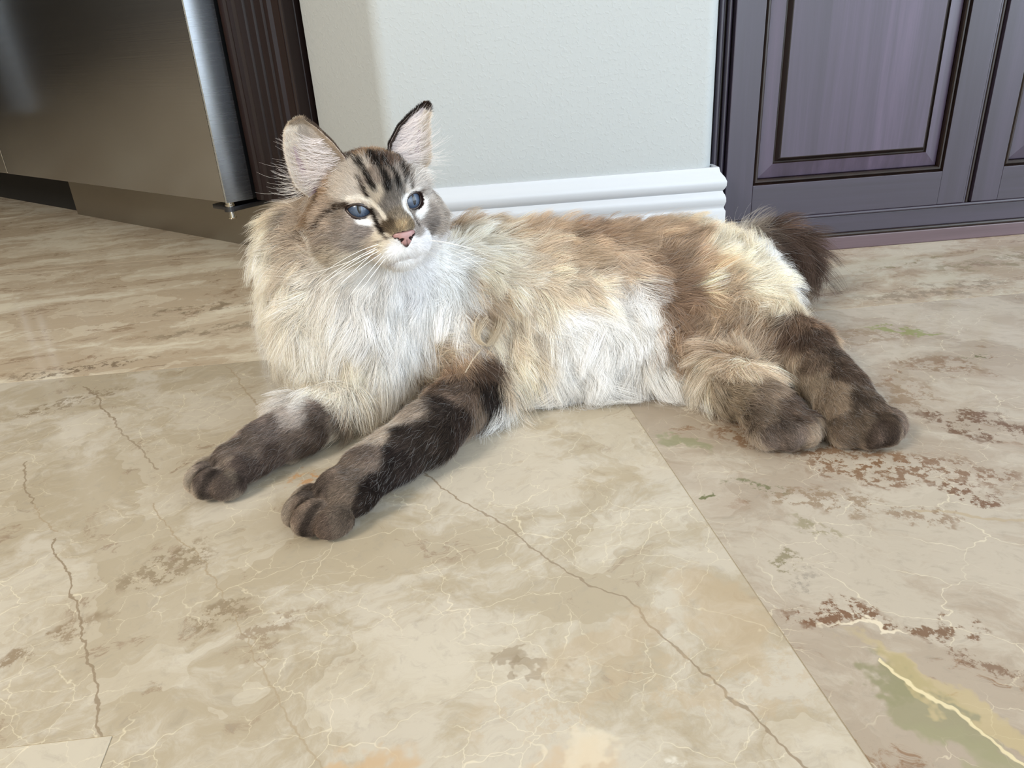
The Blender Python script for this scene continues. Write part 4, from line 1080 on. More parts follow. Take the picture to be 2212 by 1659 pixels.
FLOWS = [
 ([(-0.0463, 0.6694, 0.2251), (-0.0495, 0.6763, 0.2383), (-0.0542, 0.6853, 0.2533), (-0.0588, 0.6952, 0.2702), (-0.0649, 0.7301, 0.2839), (-0.0714, 0.7539, 0.2853)], [3.5, 4, 5, 8, 11, 14], 0.28),
 ([(-0.0383, 0.6747, 0.2274), (-0.0354, 0.6918, 0.2318)], [4, 5], 0.28),
 ([(-0.0614, 0.6746, 0.2251), (-0.0782, 0.6817, 0.2264), (-0.0996, 0.6868, 0.2261), (-0.1244, 0.707, 0.2189), (-0.1564, 0.7537, 0.2023), (-0.1751, 0.7611, 0.1948)], [4, 6, 10, 16, 26, 36], 0.3),
 ([(-0.0713, 0.6899, 0.2517), (-0.0868, 0.6921, 0.2598), (-0.111, 0.7234, 0.2618), (-0.1285, 0.7657, 0.2489), (-0.1558, 0.8054, 0.2287)], [6, 9, 14, 22, 28], 0.45),
 ([(-0.071, 0.69, 0.2537), (-0.0824, 0.7053, 0.2703), (-0.0966, 0.7328, 0.2795)], [6, 10, 14], 0.3),
 ([(-0.0783, 0.6949, 0.2636), (-0.0935, 0.7163, 0.2735), (-0.1124, 0.7469, 0.2687), (-0.1235, 0.7555, 0.2544)], [7, 12, 16, 18], 0.32),
 ([(-0.0645, 0.6695, 0.214), (-0.0863, 0.6897, 0.2041), (-0.1145, 0.7026, 0.1963), (-0.1497, 0.743, 0.1786), (-0.1766, 0.7544, 0.1679)], [5, 10, 20, 34, 44], 0.32),
 ([(-0.058, 0.6702, 0.2005), (-0.0731, 0.7088, 0.1843), (-0.0925, 0.7133, 0.1754)], [6, 12, 26], 0.35),
 ([(-0.0986, 0.6902, 0.2349), (-0.118, 0.7059, 0.2309), (-0.15, 0.7584, 0.217), (-0.1715, 0.7703, 0.2112)], [8, 14, 26, 36], 0.5),
 ([(-0.0441, 0.6789, 0.1969), (-0.046, 0.7266, 0.1746), (-0.0449, 0.7316, 0.1654)], [6, 9, 18], 0.4),
 ([(-0.0365, 0.7323, 0.1792), (-0.0288, 0.7506, 0.1662), (-0.0207, 0.7616, 0.1523)], [7, 14, 30], 0.35),
 ([(-0.0305, 0.6943, 0.2266), (-0.02, 0.709, 0.2259), (-0.0095, 0.7435, 0.2194)], [5, 12, 24], 0.45),
 ([(-0.0309, 0.6824, 0.2208), (-0.0199, 0.721, 0.2063), (-0.0079, 0.8129, 0.1778)], [5, 12, 24], 0.32),
 ([(-0.0303, 0.6787, 0.2067), (-0.0184, 0.7716, 0.1752), (-0.0048, 0.7812, 0.163)], [6, 16, 32], 0.32),
 ([(-0.0376, 0.7039, 0.2527), (-0.0271, 0.7183, 0.262), (-0.0273, 0.7285, 0.2633)], [7, 12, 16], 0.32),
 ([(-0.0235, 0.7191, 0.2552), (-0.0229, 0.7275, 0.2576), (-0.023, 0.7276, 0.2577)], [10, 18, 26], 0.6),
 ([(-0.0287, 0.7299, 0.2642), (-0.0264, 0.7284, 0.2625), (-0.026, 0.7278, 0.2623)], [14, 22, 28], 0.6),
 ([(-0.028, 0.7125, 0.2525), (-0.0182, 0.7508, 0.2409), (-0.013, 0.7497, 0.2327)], [6, 12, 20], 0.32),
 ([(-0.0417, 0.7016, 0.2597), (-0.0374, 0.7355, 0.2706), (-0.0405, 0.7538, 0.2722)], [7, 11, 14], 0.3),
 ([(-0.0494, 0.6927, 0.2618), (-0.0492, 0.7263, 0.2771), (-0.0549, 0.7546, 0.2814)], [7, 10, 13], 0.3),
 ([(-0.1628, 0.8043, 0.227), (-0.1753, 0.8007, 0.2212), (-0.188, 0.795, 0.2079)], [28, 32, 34], 0.6),
 ([(-0.1637, 0.7738, 0.2192), (-0.1831, 0.7774, 0.2057), (-0.1976, 0.7853, 0.1756)], [34, 38, 42], 0.5),
 ([(-0.1577, 0.7498, 0.1916), (-0.1893, 0.7653, 0.1608), (-0.1995, 0.7815, 0.1193)], [38, 46, 50], 0.42),
 ([(-0.1364, 0.7357, 0.1701), (-0.1618, 0.7429, 0.1358), (-0.1943, 0.7804, 0.0792)], [44, 52, 52], 0.36),
 ([(-0.102, 0.7163, 0.173), (-0.1212, 0.7307, 0.1315), (-0.1441, 0.7365, 0.0801)], [42, 52, 54], 0.34),
 ([(-0.071, 0.7167, 0.1702), (-0.084, 0.7275, 0.1292), (-0.1006, 0.7306, 0.0784)], [40, 50, 54], 0.34),
 ([(-0.0409, 0.7372, 0.1615), (-0.0434, 0.7455, 0.1191), (-0.0558, 0.7453, 0.0732)], [40, 48, 48], 0.34),
 ([(-0.0151, 0.7697, 0.1595), (-0.0033, 0.7613, 0.1306), (-0.0005, 0.7455, 0.0944)], [38, 42, 40], 0.34),
 ([(-0.1767, 0.7526, 0.0871), (-0.182, 0.7734, 0.0543), (-0.1724, 0.7104, 0.0568)], [46, 50, 48], 0.32),
 ([(-0.1293, 0.7329, 0.0802), (-0.1249, 0.7207, 0.0534), (-0.1208, 0.7152, 0.0285)], [50, 54, 50], 0.32),
 ([(-0.099, 0.7311, 0.0727), (-0.1026, 0.7308, 0.0464), (-0.1086, 0.7296, 0.0199)], [50, 52, 48], 0.32),
 ([(-0.0704, 0.7379, 0.0724), (-0.0789, 0.7418, 0.0443), (-0.0925, 0.7698, 0.0095)], [44, 44, 36], 0.3),
 ([(-0.0409, 0.7502, 0.0751), (-0.0334, 0.7535, 0.051), (-0.0356, 0.701, 0.0509)], [34, 30, 24], 0.3),
 ([(-0.0195, 0.7461, 0.0907), (0.004, 0.738, 0.0811), (0.0191, 0.7236, 0.0644)], [28, 26, 22], 0.32),
 ([(-0.2012, 0.7891, 0.1101), (-0.1962, 0.7821, 0.0847), (-0.183, 0.7057, 0.0553)], [48, 48, 44], 0.36),
 ([(0.007, 0.7223, 0.0661), (0.0142, 0.6987, 0.0496), (0.0095, 0.6819, 0.0318)], [20, 18, 16], 0.36),
 ([(-0.0047, 0.6874, 0.0568), (-0.0374, 0.6332, 0.0541), (-0.0675, 0.6009, 0.0456), (-0.0951, 0.5712, 0.04), (-0.1173, 0.5475, 0.0341), (-0.1359, 0.5323, 0.0258)], [16, 14, 11, 9, 5, 3.2], 0.38),
 ([(-0.0034, 0.6629, 0.0272), (-0.0404, 0.6153, 0.0244), (-0.0687, 0.6066, 0.0059), (-0.0913, 0.5644, 0.0112)], [15, 12, 10, 6], 0.38),
 ([(-0.0234, 0.6769, 0.0585), (-0.0548, 0.6453, 0.0572), (-0.0801, 0.6141, 0.0518), (-0.1033, 0.5844, 0.0472), (-0.1304, 0.5643, 0.0389)], [15, 12, 11, 8, 3.6], 0.4),
 ([(-0.1297, 0.7124, 0.0471), (-0.1617, 0.6748, 0.0483), (-0.1902, 0.653, 0.0424), (-0.2172, 0.6305, 0.0354), (-0.2381, 0.6127, 0.026)], [14, 12, 10, 6, 3.2], 0.38),
 ([(-0.1396, 0.6944, 0.0305), (-0.1675, 0.6626, 0.0295), (-0.1921, 0.6434, 0.0224)], [13, 11, 8], 0.38),
 ([(-0.1725, 0.6972, 0.0589), (-0.1956, 0.6667, 0.051), (-0.2192, 0.6454, 0.0422)], [11, 10, 8], 0.4),
 ([(-0.1838, 0.7058, 0.055), (-0.1996, 0.6874, 0.0506)], [13, 11], 0.3),
 ([(-0.1612, 0.6965, 0.0571), (-0.1787, 0.6757, 0.0547)], [14, 11], 0.3),
 ([(0.0167, 0.8575, 0.1751), (0.065, 0.8659, 0.167), (0.13, 0.8693, 0.1597), (0.2103, 0.8764, 0.1516), (0.2636, 0.8454, 0.1477)], [32, 34, 36, 36, 36], 1.0),
 ([(0.0232, 0.7959, 0.1643), (0.0674, 0.7946, 0.1454), (0.1246, 0.8001, 0.1416), (0.1815, 0.7983, 0.132), (0.2219, 0.7911, 0.1226)], [32, 36, 36, 36, 36], 0.42),
 ([(0.0147, 0.7684, 0.1371), (0.0368, 0.7657, 0.0993), (0.0482, 0.7489, 0.0616), (0.0441, 0.7397, 0.0232)], [28, 34, 38, 44], 0.38),
 ([(0.0593, 0.7778, 0.1197), (0.0867, 0.7632, 0.0903), (0.0971, 0.7379, 0.056), (0.0944, 0.7663, 0.0061)], [34, 38, 44, 46], 0.36),
 ([(0.1154, 0.7796, 0.1141), (0.1429, 0.7633, 0.0905), (0.1476, 0.737, 0.0569), (0.1401, 0.7605, 0.0069)], [36, 40, 46, 46], 0.36),
 ([(0.1776, 0.7803, 0.1084), (0.1903, 0.7568, 0.0831), (0.1879, 0.7345, 0.0486), (0.1902, 0.7608, 0.0025)], [34, 38, 42, 44], 0.36),
 ([(0.2097, 0.784, 0.1151), (0.2244, 0.7593, 0.0898), (0.2254, 0.7324, 0.0567), (0.2354, 0.7348, 0.0158)], [32, 34, 38, 42], 0.4),
 ([(0.0456, 0.7349, 0.0405), (0.0394, 0.7273, 0.021), (0.0333, 0.7245, 0.0146)], [50, 54, 54], 0.5),
 ([(0.0967, 0.7418, 0.0266), (0.0995, 0.7652, 0.0061), (0.0957, 0.7579, 0.0101)], [52, 54, 54], 0.5),
 ([(0.148, 0.7397, 0.028), (0.1532, 0.759, 0.0082), (0.1488, 0.7598, 0.0077)], [52, 54, 54], 0.5),
 ([(0.2075, 0.7305, 0.0374), (0.2177, 0.7454, 0.0069), (0.2173, 0.7529, 0.0019)], [46, 48, 48], 0.5),
 ([(0.238, 0.8121, 0.1367), (0.2751, 0.8283, 0.1401), (0.3325, 0.8865, 0.1384), (0.4144, 0.9802, 0.1196)], [34, 36, 34, 26], 0.55),
 ([(0.2411, 0.7835, 0.1126), (0.2887, 0.8011, 0.122), (0.3664, 0.8597, 0.1187), (0.4653, 0.9795, 0.0651)], [34, 40, 42, 38], 0.4),
 ([(0.2468, 0.7656, 0.0964), (0.2967, 0.7743, 0.0998), (0.3601, 0.7986, 0.0974), (0.4844, 0.975, 0.0243)], [34, 40, 42, 36], 0.38),
 ([(0.3724, 0.7859, 0.0838), (0.3356, 0.752, 0.066), (0.2827, 0.6863, 0.0547)], [36, 42, 44], 0.4),
 ([(0.3159, 0.7672, 0.0896), (0.2823, 0.7429, 0.0689), (0.2529, 0.7123, 0.0409)], [36, 42, 46], 0.42),
 ([(0.2809, 0.7376, 0.0602), (0.2574, 0.7116, 0.0462), (0.2505, 0.7104, 0.0255)], [42, 46, 46], 0.45),
 ([(0.2686, 0.7689, 0.0987), (0.2422, 0.7486, 0.0813), (0.233, 0.732, 0.0562)], [30, 34, 38], 0.42),
 ([(0.3843, 0.7737, 0.0698), (0.3531, 0.7348, 0.0545), (0.3414, 0.7499, 0.0213)], [22, 22, 26], 0.34),
 ([(0.3784, 0.7479, 0.069), (0.3754, 0.6847, 0.0568), (0.3745, 0.6226, 0.0438), (0.3792, 0.5812, 0.0296)], [16, 13, 9, 4.5], 0.36),
 ([(0.3554, 0.7146, 0.0462), (0.3556, 0.6593, 0.0386), (0.3567, 0.6025, 0.0307), (0.3664, 0.5763, 0.0238)], [20, 15, 9, 4.5], 0.36),
 ([(0.3903, 0.7155, 0.0587), (0.3928, 0.6593, 0.0504), (0.4044, 0.6243, 0.0288)], [12, 11, 8], 0.36),
 ([(0.257, 0.6941, 0.0378), (0.2732, 0.6578, 0.0373), (0.2859, 0.6174, 0.0305), (0.2934, 0.5909, 0.0238)], [28, 22, 12, 4.5], 0.45),
 ([(0.2782, 0.6735, 0.0503), (0.3001, 0.6439, 0.0463), (0.3126, 0.6161, 0.0334)], [18, 14, 8], 0.36),
 ([(0.3964, 0.9666, 0.1193), (0.4377, 0.9732, 0.1176), (0.4799, 0.9742, 0.0915), (0.5008, 0.9741, 0.0505), (0.4911, 0.9716, 0.0249)], [38, 44, 46, 46, 44], 0.55),
 ([(0.0, 0.9, 0.15), (0.12, 0.925, 0.13), (0.25, 0.94, 0.13), (0.36, 0.95, 0.11)], [34, 36, 36, 36], 0.4),
 ([(0.0, 0.9, 0.06), (0.12, 0.93, 0.05), (0.25, 0.94, 0.05)], [40, 40, 40], 0.35),
 ([(-0.12, 0.8, 0.24), (-0.12, 0.86, 0.18), (-0.06, 0.9, 0.14)], [30, 36, 36], 0.4),
 ([(-0.17, 0.83, 0.17), (-0.19, 0.86, 0.1), (-0.17, 0.88, 0.05)], [45, 46, 40], 0.38),
 ([(0.42, 0.93, 0.05), (0.43, 0.88, 0.03), (0.42, 0.84, 0.02)], [34, 30, 26], 0.35),
]
GAZE = {-1: [-0.272, 0.9313, 0.2423], 1: [0.2584, 0.9582, 0.1228]}
EARS = {-1: {'med': [[-22.2, 4.0, 51.5], [-28.7, -2.0, 65.7], [-39.3, -8.0, 80.7], [-46.4, -11.0, 87.4]], 'lat': [[-68.0, -14.0, 32.1], [-69.9, -14.0, 43.4], [-70.7, -14.0, 57.2], [-69.8, -14.0, 69.3], [-66.9, -13.0, 79.8], [-61.2, -12.0, 86.5], [-53.0, -11.0, 89.6]]}, 1: {'med': [[22.8, 2.0, 55.6], [37.0, -4.0, 69.3], [52.4, -9.0, 78.0], [68.3, -12.0, 85.0]], 'lat': [[66.0, -14.0, 33.6], [67.0, -15.0, 42.3], [68.7, -16.0, 53.9], [70.8, -16.0, 65.0], [73.8, -15.0, 74.9], [73.8, -14.0, 81.7], [71.2, -12.0, 85.0]]}}
WHISKERS = [
 ([-0.0661, 0.6716, 0.2147], [-0.0954, 0.6608, 0.2079], [-0.1318, 0.6588, 0.1877]),
 ([-0.0681, 0.6718, 0.2124], [-0.0982, 0.6589, 0.2019], [-0.1351, 0.6549, 0.1798]),
 ([-0.0659, 0.67, 0.2099], [-0.0918, 0.6551, 0.2012], [-0.1258, 0.6491, 0.186]),
 ([-0.0646, 0.6694, 0.2075], [-0.0881, 0.6525, 0.197], [-0.1182, 0.6445, 0.1791]),
 ([-0.07, 0.6725, 0.2095], [-0.1011, 0.6658, 0.201], [-0.1441, 0.6678, 0.1912]),
 ([-0.0632, 0.6692, 0.2059], [-0.0803, 0.6503, 0.1927], [-0.1001, 0.6383, 0.1744]),
 ([-0.0617, 0.6698, 0.2033], [-0.0766, 0.6508, 0.1905], [-0.0895, 0.6388, 0.1784]),
 ([-0.0673, 0.671, 0.2113], [-0.1029, 0.6582, 0.197], [-0.1459, 0.6522, 0.1669]),
 ([-0.072, 0.6745, 0.2073], [-0.098, 0.6599, 0.1897], [-0.126, 0.6539, 0.1645]),
 ([-0.0246, 0.6877, 0.2104], [0.0015, 0.6753, 0.208], [0.0331, 0.6753, 0.1932]),
 ([-0.0245, 0.7245, 0.1987], [0.0033, 0.71, 0.1936], [0.0445, 0.71, 0.174]),
 ([-0.0258, 0.7274, 0.1948], [0.0006, 0.7109, 0.188], [0.0282, 0.7089, 0.1687]),
 ([-0.028, 0.7293, 0.1913], [-0.0065, 0.7108, 0.1841], [0.0193, 0.7068, 0.1724]),
 ([-0.0234, 0.7232, 0.2012], [0.0081, 0.7127, 0.1961], [0.0278, 0.7167, 0.1875]),
 ([-0.0276, 0.735, 0.1874], [-0.0113, 0.7145, 0.1798], [0.0074, 0.7045, 0.1648]),
 ([-0.0243, 0.7271, 0.1966], [0.0116, 0.7126, 0.1848], [0.0391, 0.7126, 0.1572]),
]
LOCKS = [
 ([0.0234, 0.7542, 0.1051], [0.0045, 0.7221, 0.0952], [0.0232, 0.7228, 0.088], 110, 0.004, 0.03, (206, 192, 170)),
 ([0.0413, 0.7643, 0.102], [0.0362, 0.7364, 0.0866], [0.0231, 0.7217, 0.0869], 90, 0.004, 0.03, (196, 182, 160)),
 ([0.0263, 0.7438, 0.0831], [0.0075, 0.7093, 0.0795], [-0.0009, 0.6923, 0.0723], 16, 0.0008, 0.03, (206, 192, 170)),
 ([0.0443, 0.7626, 0.092], [0.0332, 0.7315, 0.0836], [0.022, 0.7123, 0.0795], 12, 0.0007, 0.03, (196, 182, 160)),
]
# ------------------------------------------------------------------ parts of the cat: eyes, lids, nose, ears, whiskers
from mathutils.bvhtree import BVHTree
BVH = BVHTree.FromPolygons([v.co for v in cat.data.vertices], [list(p.vertices) for p in cat.data.polygons])
def eye_material():
    t = NT('blue_eye')
    o = t.n('ShaderNodeTexCoord').outputs['Object']
    s = t.n('ShaderNodeSeparateXYZ', {'Vector': o})
    x, y = s.outputs[0], s.outputs[1]
    k = 1000.0/EYE_R
    X = t.math('MULTIPLY', x, k); Y = t.math('MULTIPLY', y, k)
    r = t.math('SQRT', t.math('ADD', t.math('MULTIPLY', X, X), t.math('MULTIPLY', Y, Y)))
    th = t.math('ARCTAN2', Y, X)
    fib = t.n('ShaderNodeTexNoise', {'Vector': t.n('ShaderNodeCombineXYZ', {'X': t.math('MULTIPLY', th, 6.0), 'Y': t.math('MULTIPLY', r, 2.2), 'Z': 0.0}), 'Scale': 2.0, 'Detail': 4.0, 'Roughness': 0.65})
    col = t.mix(t.ss(r, 0.15, 0.75), lin((70, 84, 104)), lin((50, 61, 79)))
    col = t.mix(t.ss(fib.outputs[0], 0.40, 0.75, 0, 0.40), col, lin((98, 114, 136)))
    col = t.mix(t.ss(r, 0.86, 0.97), col, lin((30, 34, 44)))
    px = t.math('DIVIDE', X, 0.15); py = t.math('DIVIDE', Y, 0.42)
    pd = t.math('ADD', t.math('MULTIPLY', px, px), t.math('MULTIPLY', py, py))
    col = t.mix(t.ss(pd, 0.75, 1.15, 1, 0), col, lin((6, 6, 8)))
    t.bs(Base_Color=col, Roughness=0.25)
    t.put(t.b.inputs['Coat Weight'], 0.28); t.put(t.b.inputs['Coat Roughness'], 0.02); t.put(t.b.inputs['Coat IOR'], 1.45)
    return t.m
EYEM = eye_material()
LIDM = plain('dark_eyelid', (44, 32, 28), 0.35).m
def ortho_frame(z, upish):
    z = np.array(z, float); z /= np.linalg.norm(z)
    x = np.cross(upish, z); x /= np.linalg.norm(x)
    y = np.cross(z, x)
    return x, y, z
for s in (-1, 1):
    c = hw(*EYES[s])
    g = np.array(GAZE[s]) @ HA
    x, y, z = ortho_frame(g, HA[2])
    bm = bmesh.new()
    bmesh.ops.create_uvsphere(bm, u_segments=48, v_segments=32, radius=EYE_R/1000.0)
    for v in bm.verts:                     # the cornea stands a little proud
        rr = math.hypot(v.co.x, v.co.y)/(EYE_R/1000.0)
        if v.co.z > 0 and rr < 0.86: v.co.z += 0.0011*(1-(rr/0.86)**2)
    e = bm_obj('eye', bm, EYEM, cat, True)
    e.matrix_world = Matrix(((x[0], y[0], z[0], c[0]), (x[1], y[1], z[1], c[1]), (x[2], y[2], z[2], c[2]), (0, 0, 0, 1)))
    # lid rim
    a, o, b = eye_frame(s)
    HH_ = HHS[s]; R_ = (HW_**2+HH_**2)/(2*HH_); d0 = R_-HH_; ha = math.asin(HW_/R_)
    ring = []
    for i in range(24): t_ = -ha + 2*ha*i/24; ring.append((R_*math.sin(t_), R_*math.cos(t_)-d0))
    for i in range(24): t_ = ha - 2*ha*i/24; ring.append((R_*math.sin(t_), -(R_*math.cos(t_)-d0)))
    n = len(ring); vs = []; fs = []; m = 8
    P = []
    for (u, w) in ring:
        rad = EYE_R + 1.0
        v = math.sqrt(max(rad*rad - u*u - w*w, 1.0))
        P.append(np.array(EYES[s]) + u*a + w*b + v*o)
    for i in range(n):
        tg = P[(i+1) % n]-P[i-1]; tg /= np.linalg.norm(tg)
        rd = P[i]-np.array(EYES[s]); rd /= np.linalg.norm(rd)
        sd = np.cross(tg, rd)
        for j in range(m):
            q = 2*PI*j/m
            vs.append(hw(*(P[i] + 1.1*math.cos(q)*rd + 1.9*math.sin(q)*sd)))
    for i in range(n):
        for j in range(m):
            i2 = (i+1) % n; j2 = (j+1) % m
            fs.append((i*m+j, i*m+j2, i2*m+j2, i2*m+j))
    mesh_obj('eyelid', vs, fs, LIDM, cat, True)

# nose leather: a heart-shaped pad laid on the muzzle
def attr_material(name, rough=0.5, spec=0.4, sss=0.0):
    t = NT(name)
    a = t.n('ShaderNodeAttribute', attribute_name='coat')
    t.bs(Base_Color=a.outputs['Color'], Roughness=rough)
    t.put(t.b.inputs['Specular IOR Level'], spec)
    return t.m
NOSEM = attr_material('pink_nose_leather', 0.38, 0.5)
def nose_w(u):
    kn = [(-14.0, 4.0), (-14.8, 9.2), (-16.0, 11.2), (-18.0, 11.0), (-20.0, 9.2), (-22.5, 6.6), (-25.0, 4.4), (-27.0, 2.8), (-28.6, 1.0)]
    for i in range(len(kn)-1):
        if kn[i][0] >= u >= kn[i+1][0]:
            f = (kn[i][0]-u)/(kn[i][0]-kn[i+1][0]); return kn[i][1]*(1-f)+kn[i+1][1]*f
    return 0.5
NU, NS = 46, 48
vs, cs = [], []
for i in range(NU+1):
    u = -14.0 - 14.6*i/NU
    w = nose_w(u)
    for j in range(NS+1):
        q = -1 + 2*j/NS; s = q*w
        o = hw(s, 110, u); dirn = -HA[1]
        hit = BVH.ray_cast(Vector(o), Vector(dirn))
        f = 110 - hit[3]*1000.0 if hit[0] is not None else 60.0
        edge = max(abs(q)**6, (max(0, (-15.0-u)*-1)/1.0) if u > -15.0 else 0)
        f += 1.5*(1-min(1, edge)) - 0.6*min(1, edge)
        # nostril: comma opening out to the side
        ns = abs(s); nx, nz = (ns-5.6)/3.3, (u+21.6+0.32*(ns-5.6))/1.75
        d = nx*nx + nz*nz
        nx2, nz2 = (ns-8.6)/2.6, (u+19.3)/1.0
        d = min(d, nx2*nx2+nz2*nz2)
        k = max(0.0, min(1.0, (1.25-d)/0.5))
        f -= 2.2*k
        ph = max(0.0, 1.0-abs(s)/0.55) if u < -21.5 else 0.0
        f -= 0.5*ph
        pink = np.array(lin((152, 116, 114))); dark = np.array(lin((50, 34, 34))); mid = np.array(lin((126, 90, 88)))
        c = pink*(1-k) + np.array(lin((16, 9, 9)))*k
        c = c*(1-0.8*ph) + dark*0.8*ph
        rim = max(0.0, min(1.0, (abs(q)-0.84)/0.14)) * (1.0 if s < 0 else 0.8)
        if u > -15.2: rim = max(rim, (u+15.2)/1.2)
        if u < -24.5: rim = max(rim, min(1.0, (-24.5-u)/2.5)*0.9)
        c = c*(1-rim) + dark*rim
        vs.append(hw(s, f, u)); cs.append(tuple(c)+(1.0,))
fs = []
for i in range(NU):
    for j in range(NS):
        a = i*(NS+1)+j
        fs.append((a, a+1, a+NS+2, a+NS+1))
nose = mesh_obj('nose', vs, fs, NOSEM, cat, True)
ca = nose.data.color_attributes.new('coat', 'FLOAT_COLOR', 'POINT')
ca.data.foreach_set('color', np.array(cs, np.float32).ravel())
nose['label'] = 'pink nose leather'

# ears: thin cupped shells
EARM = attr_material('ear_skin', 0.6, 0.25)
def polyline_at(P, t):
    P = np.asarray(P, float); L = np.r_[0, np.cumsum(np.linalg.norm(np.diff(P, axis=0), axis=1))]; x = t*L[-1]
    return np.array([np.interp(x, L, P[:, k]) for k in range(3)])
EAR_DATA = {}
for s in (-1, 1):
    med = np.array(EARS[s]['med']); lat = np.array(EARS[s]['lat'])
    # carry both edges down into the head
    med = np.vstack([med[0] + np.array([-s*3.0, -1.0, -14.0]), med]); lat = np.vstack([lat[0] + np.array([-s*9.0, -2.0, -12.0]), lat])
    NA, NB = 34, 22
    front = np.zeros((NA+1, NB+1, 3)); back = np.zeros_like(front)
    for i in range(NA+1):
        t_ = i/NA
        m_ = polyline_at(med, t_); l_ = polyline_at(lat, t_)
        wd = np.linalg.norm(m_-l_)
        bulge = 0.62*wd*(1-0.25*t_)
        bdir = np.array([s*0.10, -1.0, -0.10]); bdir /= np.linalg.norm(bdir)
        ctl = 0.5*(m_+l_) + 2*bulge*0.5*bdir + np.array([0, 0, 0.0])
        for j in range(NB+1):
            q = j/NB
            front[i, j] = (1-q)**2*m_ + 2*q*(1-q)*ctl + q*q*l_
    # back skin: offset outward
    du = np.gradient(front, axis=0); dv = np.gradient(front, axis=1)
    nr = np.cross(du, dv); ln_ = np.linalg.norm(nr, axis=2, keepdims=True); ln_[ln_ < 1e-6] = 1; nr = nr/ln_
    if (nr[NA//2, NB//2] @ np.array([0, -1.0, 0])) < 0: nr = -nr
    qq = np.linspace(0, 1, NB+1); thick = 0.5 + 1.5*np.sin(PI*qq)**0.5
    tt_ = np.linspace(0, 1, NA+1); thick = thick[None, :]*(1.0-0.55*tt_[:, None])
    back = front + nr*thick[..., None]
    vs, fs, cs = [], [], []
    for layer in (front, back):
        for i in range(NA+1):
            for j in range(NB+1): vs.append(hw(*layer[i, j]))
    K_ = (NA+1)*(NB+1)
    idx = lambda l, i, j: l*K_ + i*(NB+1)+j
    for i in range(NA):
        for j in range(NB):
            fs.append((idx(0, i, j), idx(0, i, j+1), idx(0, i+1, j+1), idx(0, i+1, j)))
            fs.append((idx(1, i, j), idx(1, i+1, j), idx(1, i+1, j+1), idx(1, i, j+1)))
        for j in (0, NB):
            fs.append((idx(0, i, j), idx(0, i+1, j), idx(1, i+1, j), idx(1, i, j)))
    for j in range(NB): fs.append((idx(0, NA, j), idx(0, NA, j+1), idx(1, NA, j+1), idx(1, NA, j)))
    for l in (0, 1):
        for i in range(NA+1):
            for j in range(NB+1):
                q = j/NB
                if l == 0:
                    pk = np.array(lin((134, 108, 116))); ed = np.array(lin((200, 186, 178)))
                    k = max(abs(q-0.5)*2, (i/NA)**3)**3
                    c = pk*(1-k)+ed*k
                else:
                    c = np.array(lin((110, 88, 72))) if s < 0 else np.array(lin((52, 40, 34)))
                cs.append(tuple(c)+(1,))
    ear = mesh_obj('ear', vs, fs, EARM, cat, True)
    ca = ear.data.color_attributes.new('coat', 'FLOAT_COLOR', 'POINT')
    ca.data.foreach_set('color', np.array(cs, np.float32).ravel())
    EAR_DATA[s] = (front, back, nr)

# whiskers
WHM = plain('whisker', (246, 244, 238), 0.35).m
for (a, b, c) in WHISKERS:
    a, b, c = (np.array(q) for q in (a, b, c))
    ctl = 2*b - 0.5*(a+c)
    N, m = 22, 6; vs, fs = [], []
    pts_ = [(1-t)**2*a + 2*t*(1-t)*ctl + t*t*c for t in np.linspace(0, 1, N)]
    for i, p in enumerate(pts_):
        tg = pts_[min(i+1, N-1)]-pts_[max(i-1, 0)]
        x, y, z = ortho_frame(tg, np.array([0.02, 0.03, 1.0]))
        r_ = 0.00026*(1-0.80*i/(N-1))
        for j in range(m): vs.append(p + r_*(math.cos(2*PI*j/m)*x + math.sin(2*PI*j/m)*y))
    for i in range(N-1):
        for j in range(m): fs.append((i*m+j, i*m+(j+1) % m, (i+1)*m+(j+1) % m, (i+1)*m+j))
    mesh_obj('whisker', vs, fs, WHM, cat, True)
# ------------------------------------------------------------------ the coat
RNG = np.random.default_rng(11)
_me = cat.data
NV = len(_me.vertices)
VC = np.empty(NV*3, np.float32); _me.vertices.foreach_get('co', VC); VC = VC.reshape(-1, 3).astype(float)
VN = np.empty(NV*3, np.float32); _me.vertices.foreach_get('normal', VN); VN = VN.reshape(-1, 3).astype(float)
_me.calc_loop_triangles()
TRI = np.empty(len(_me.loop_triangles)*3, np.int32); _me.loop_triangles.foreach_get('vertices', TRI); TRI = TRI.reshape(-1, 3)

# --- colour of the coat at any place
BP = np.array([b[0] for b in BLOBS]); BR_ = np.array([b[1] for b in BLOBS]); BC = np.array([lin(b[2]) for b in BLOBS])
COAT_G = 1.5                      # hair scatters between strands: pigment is paler than the coat looks

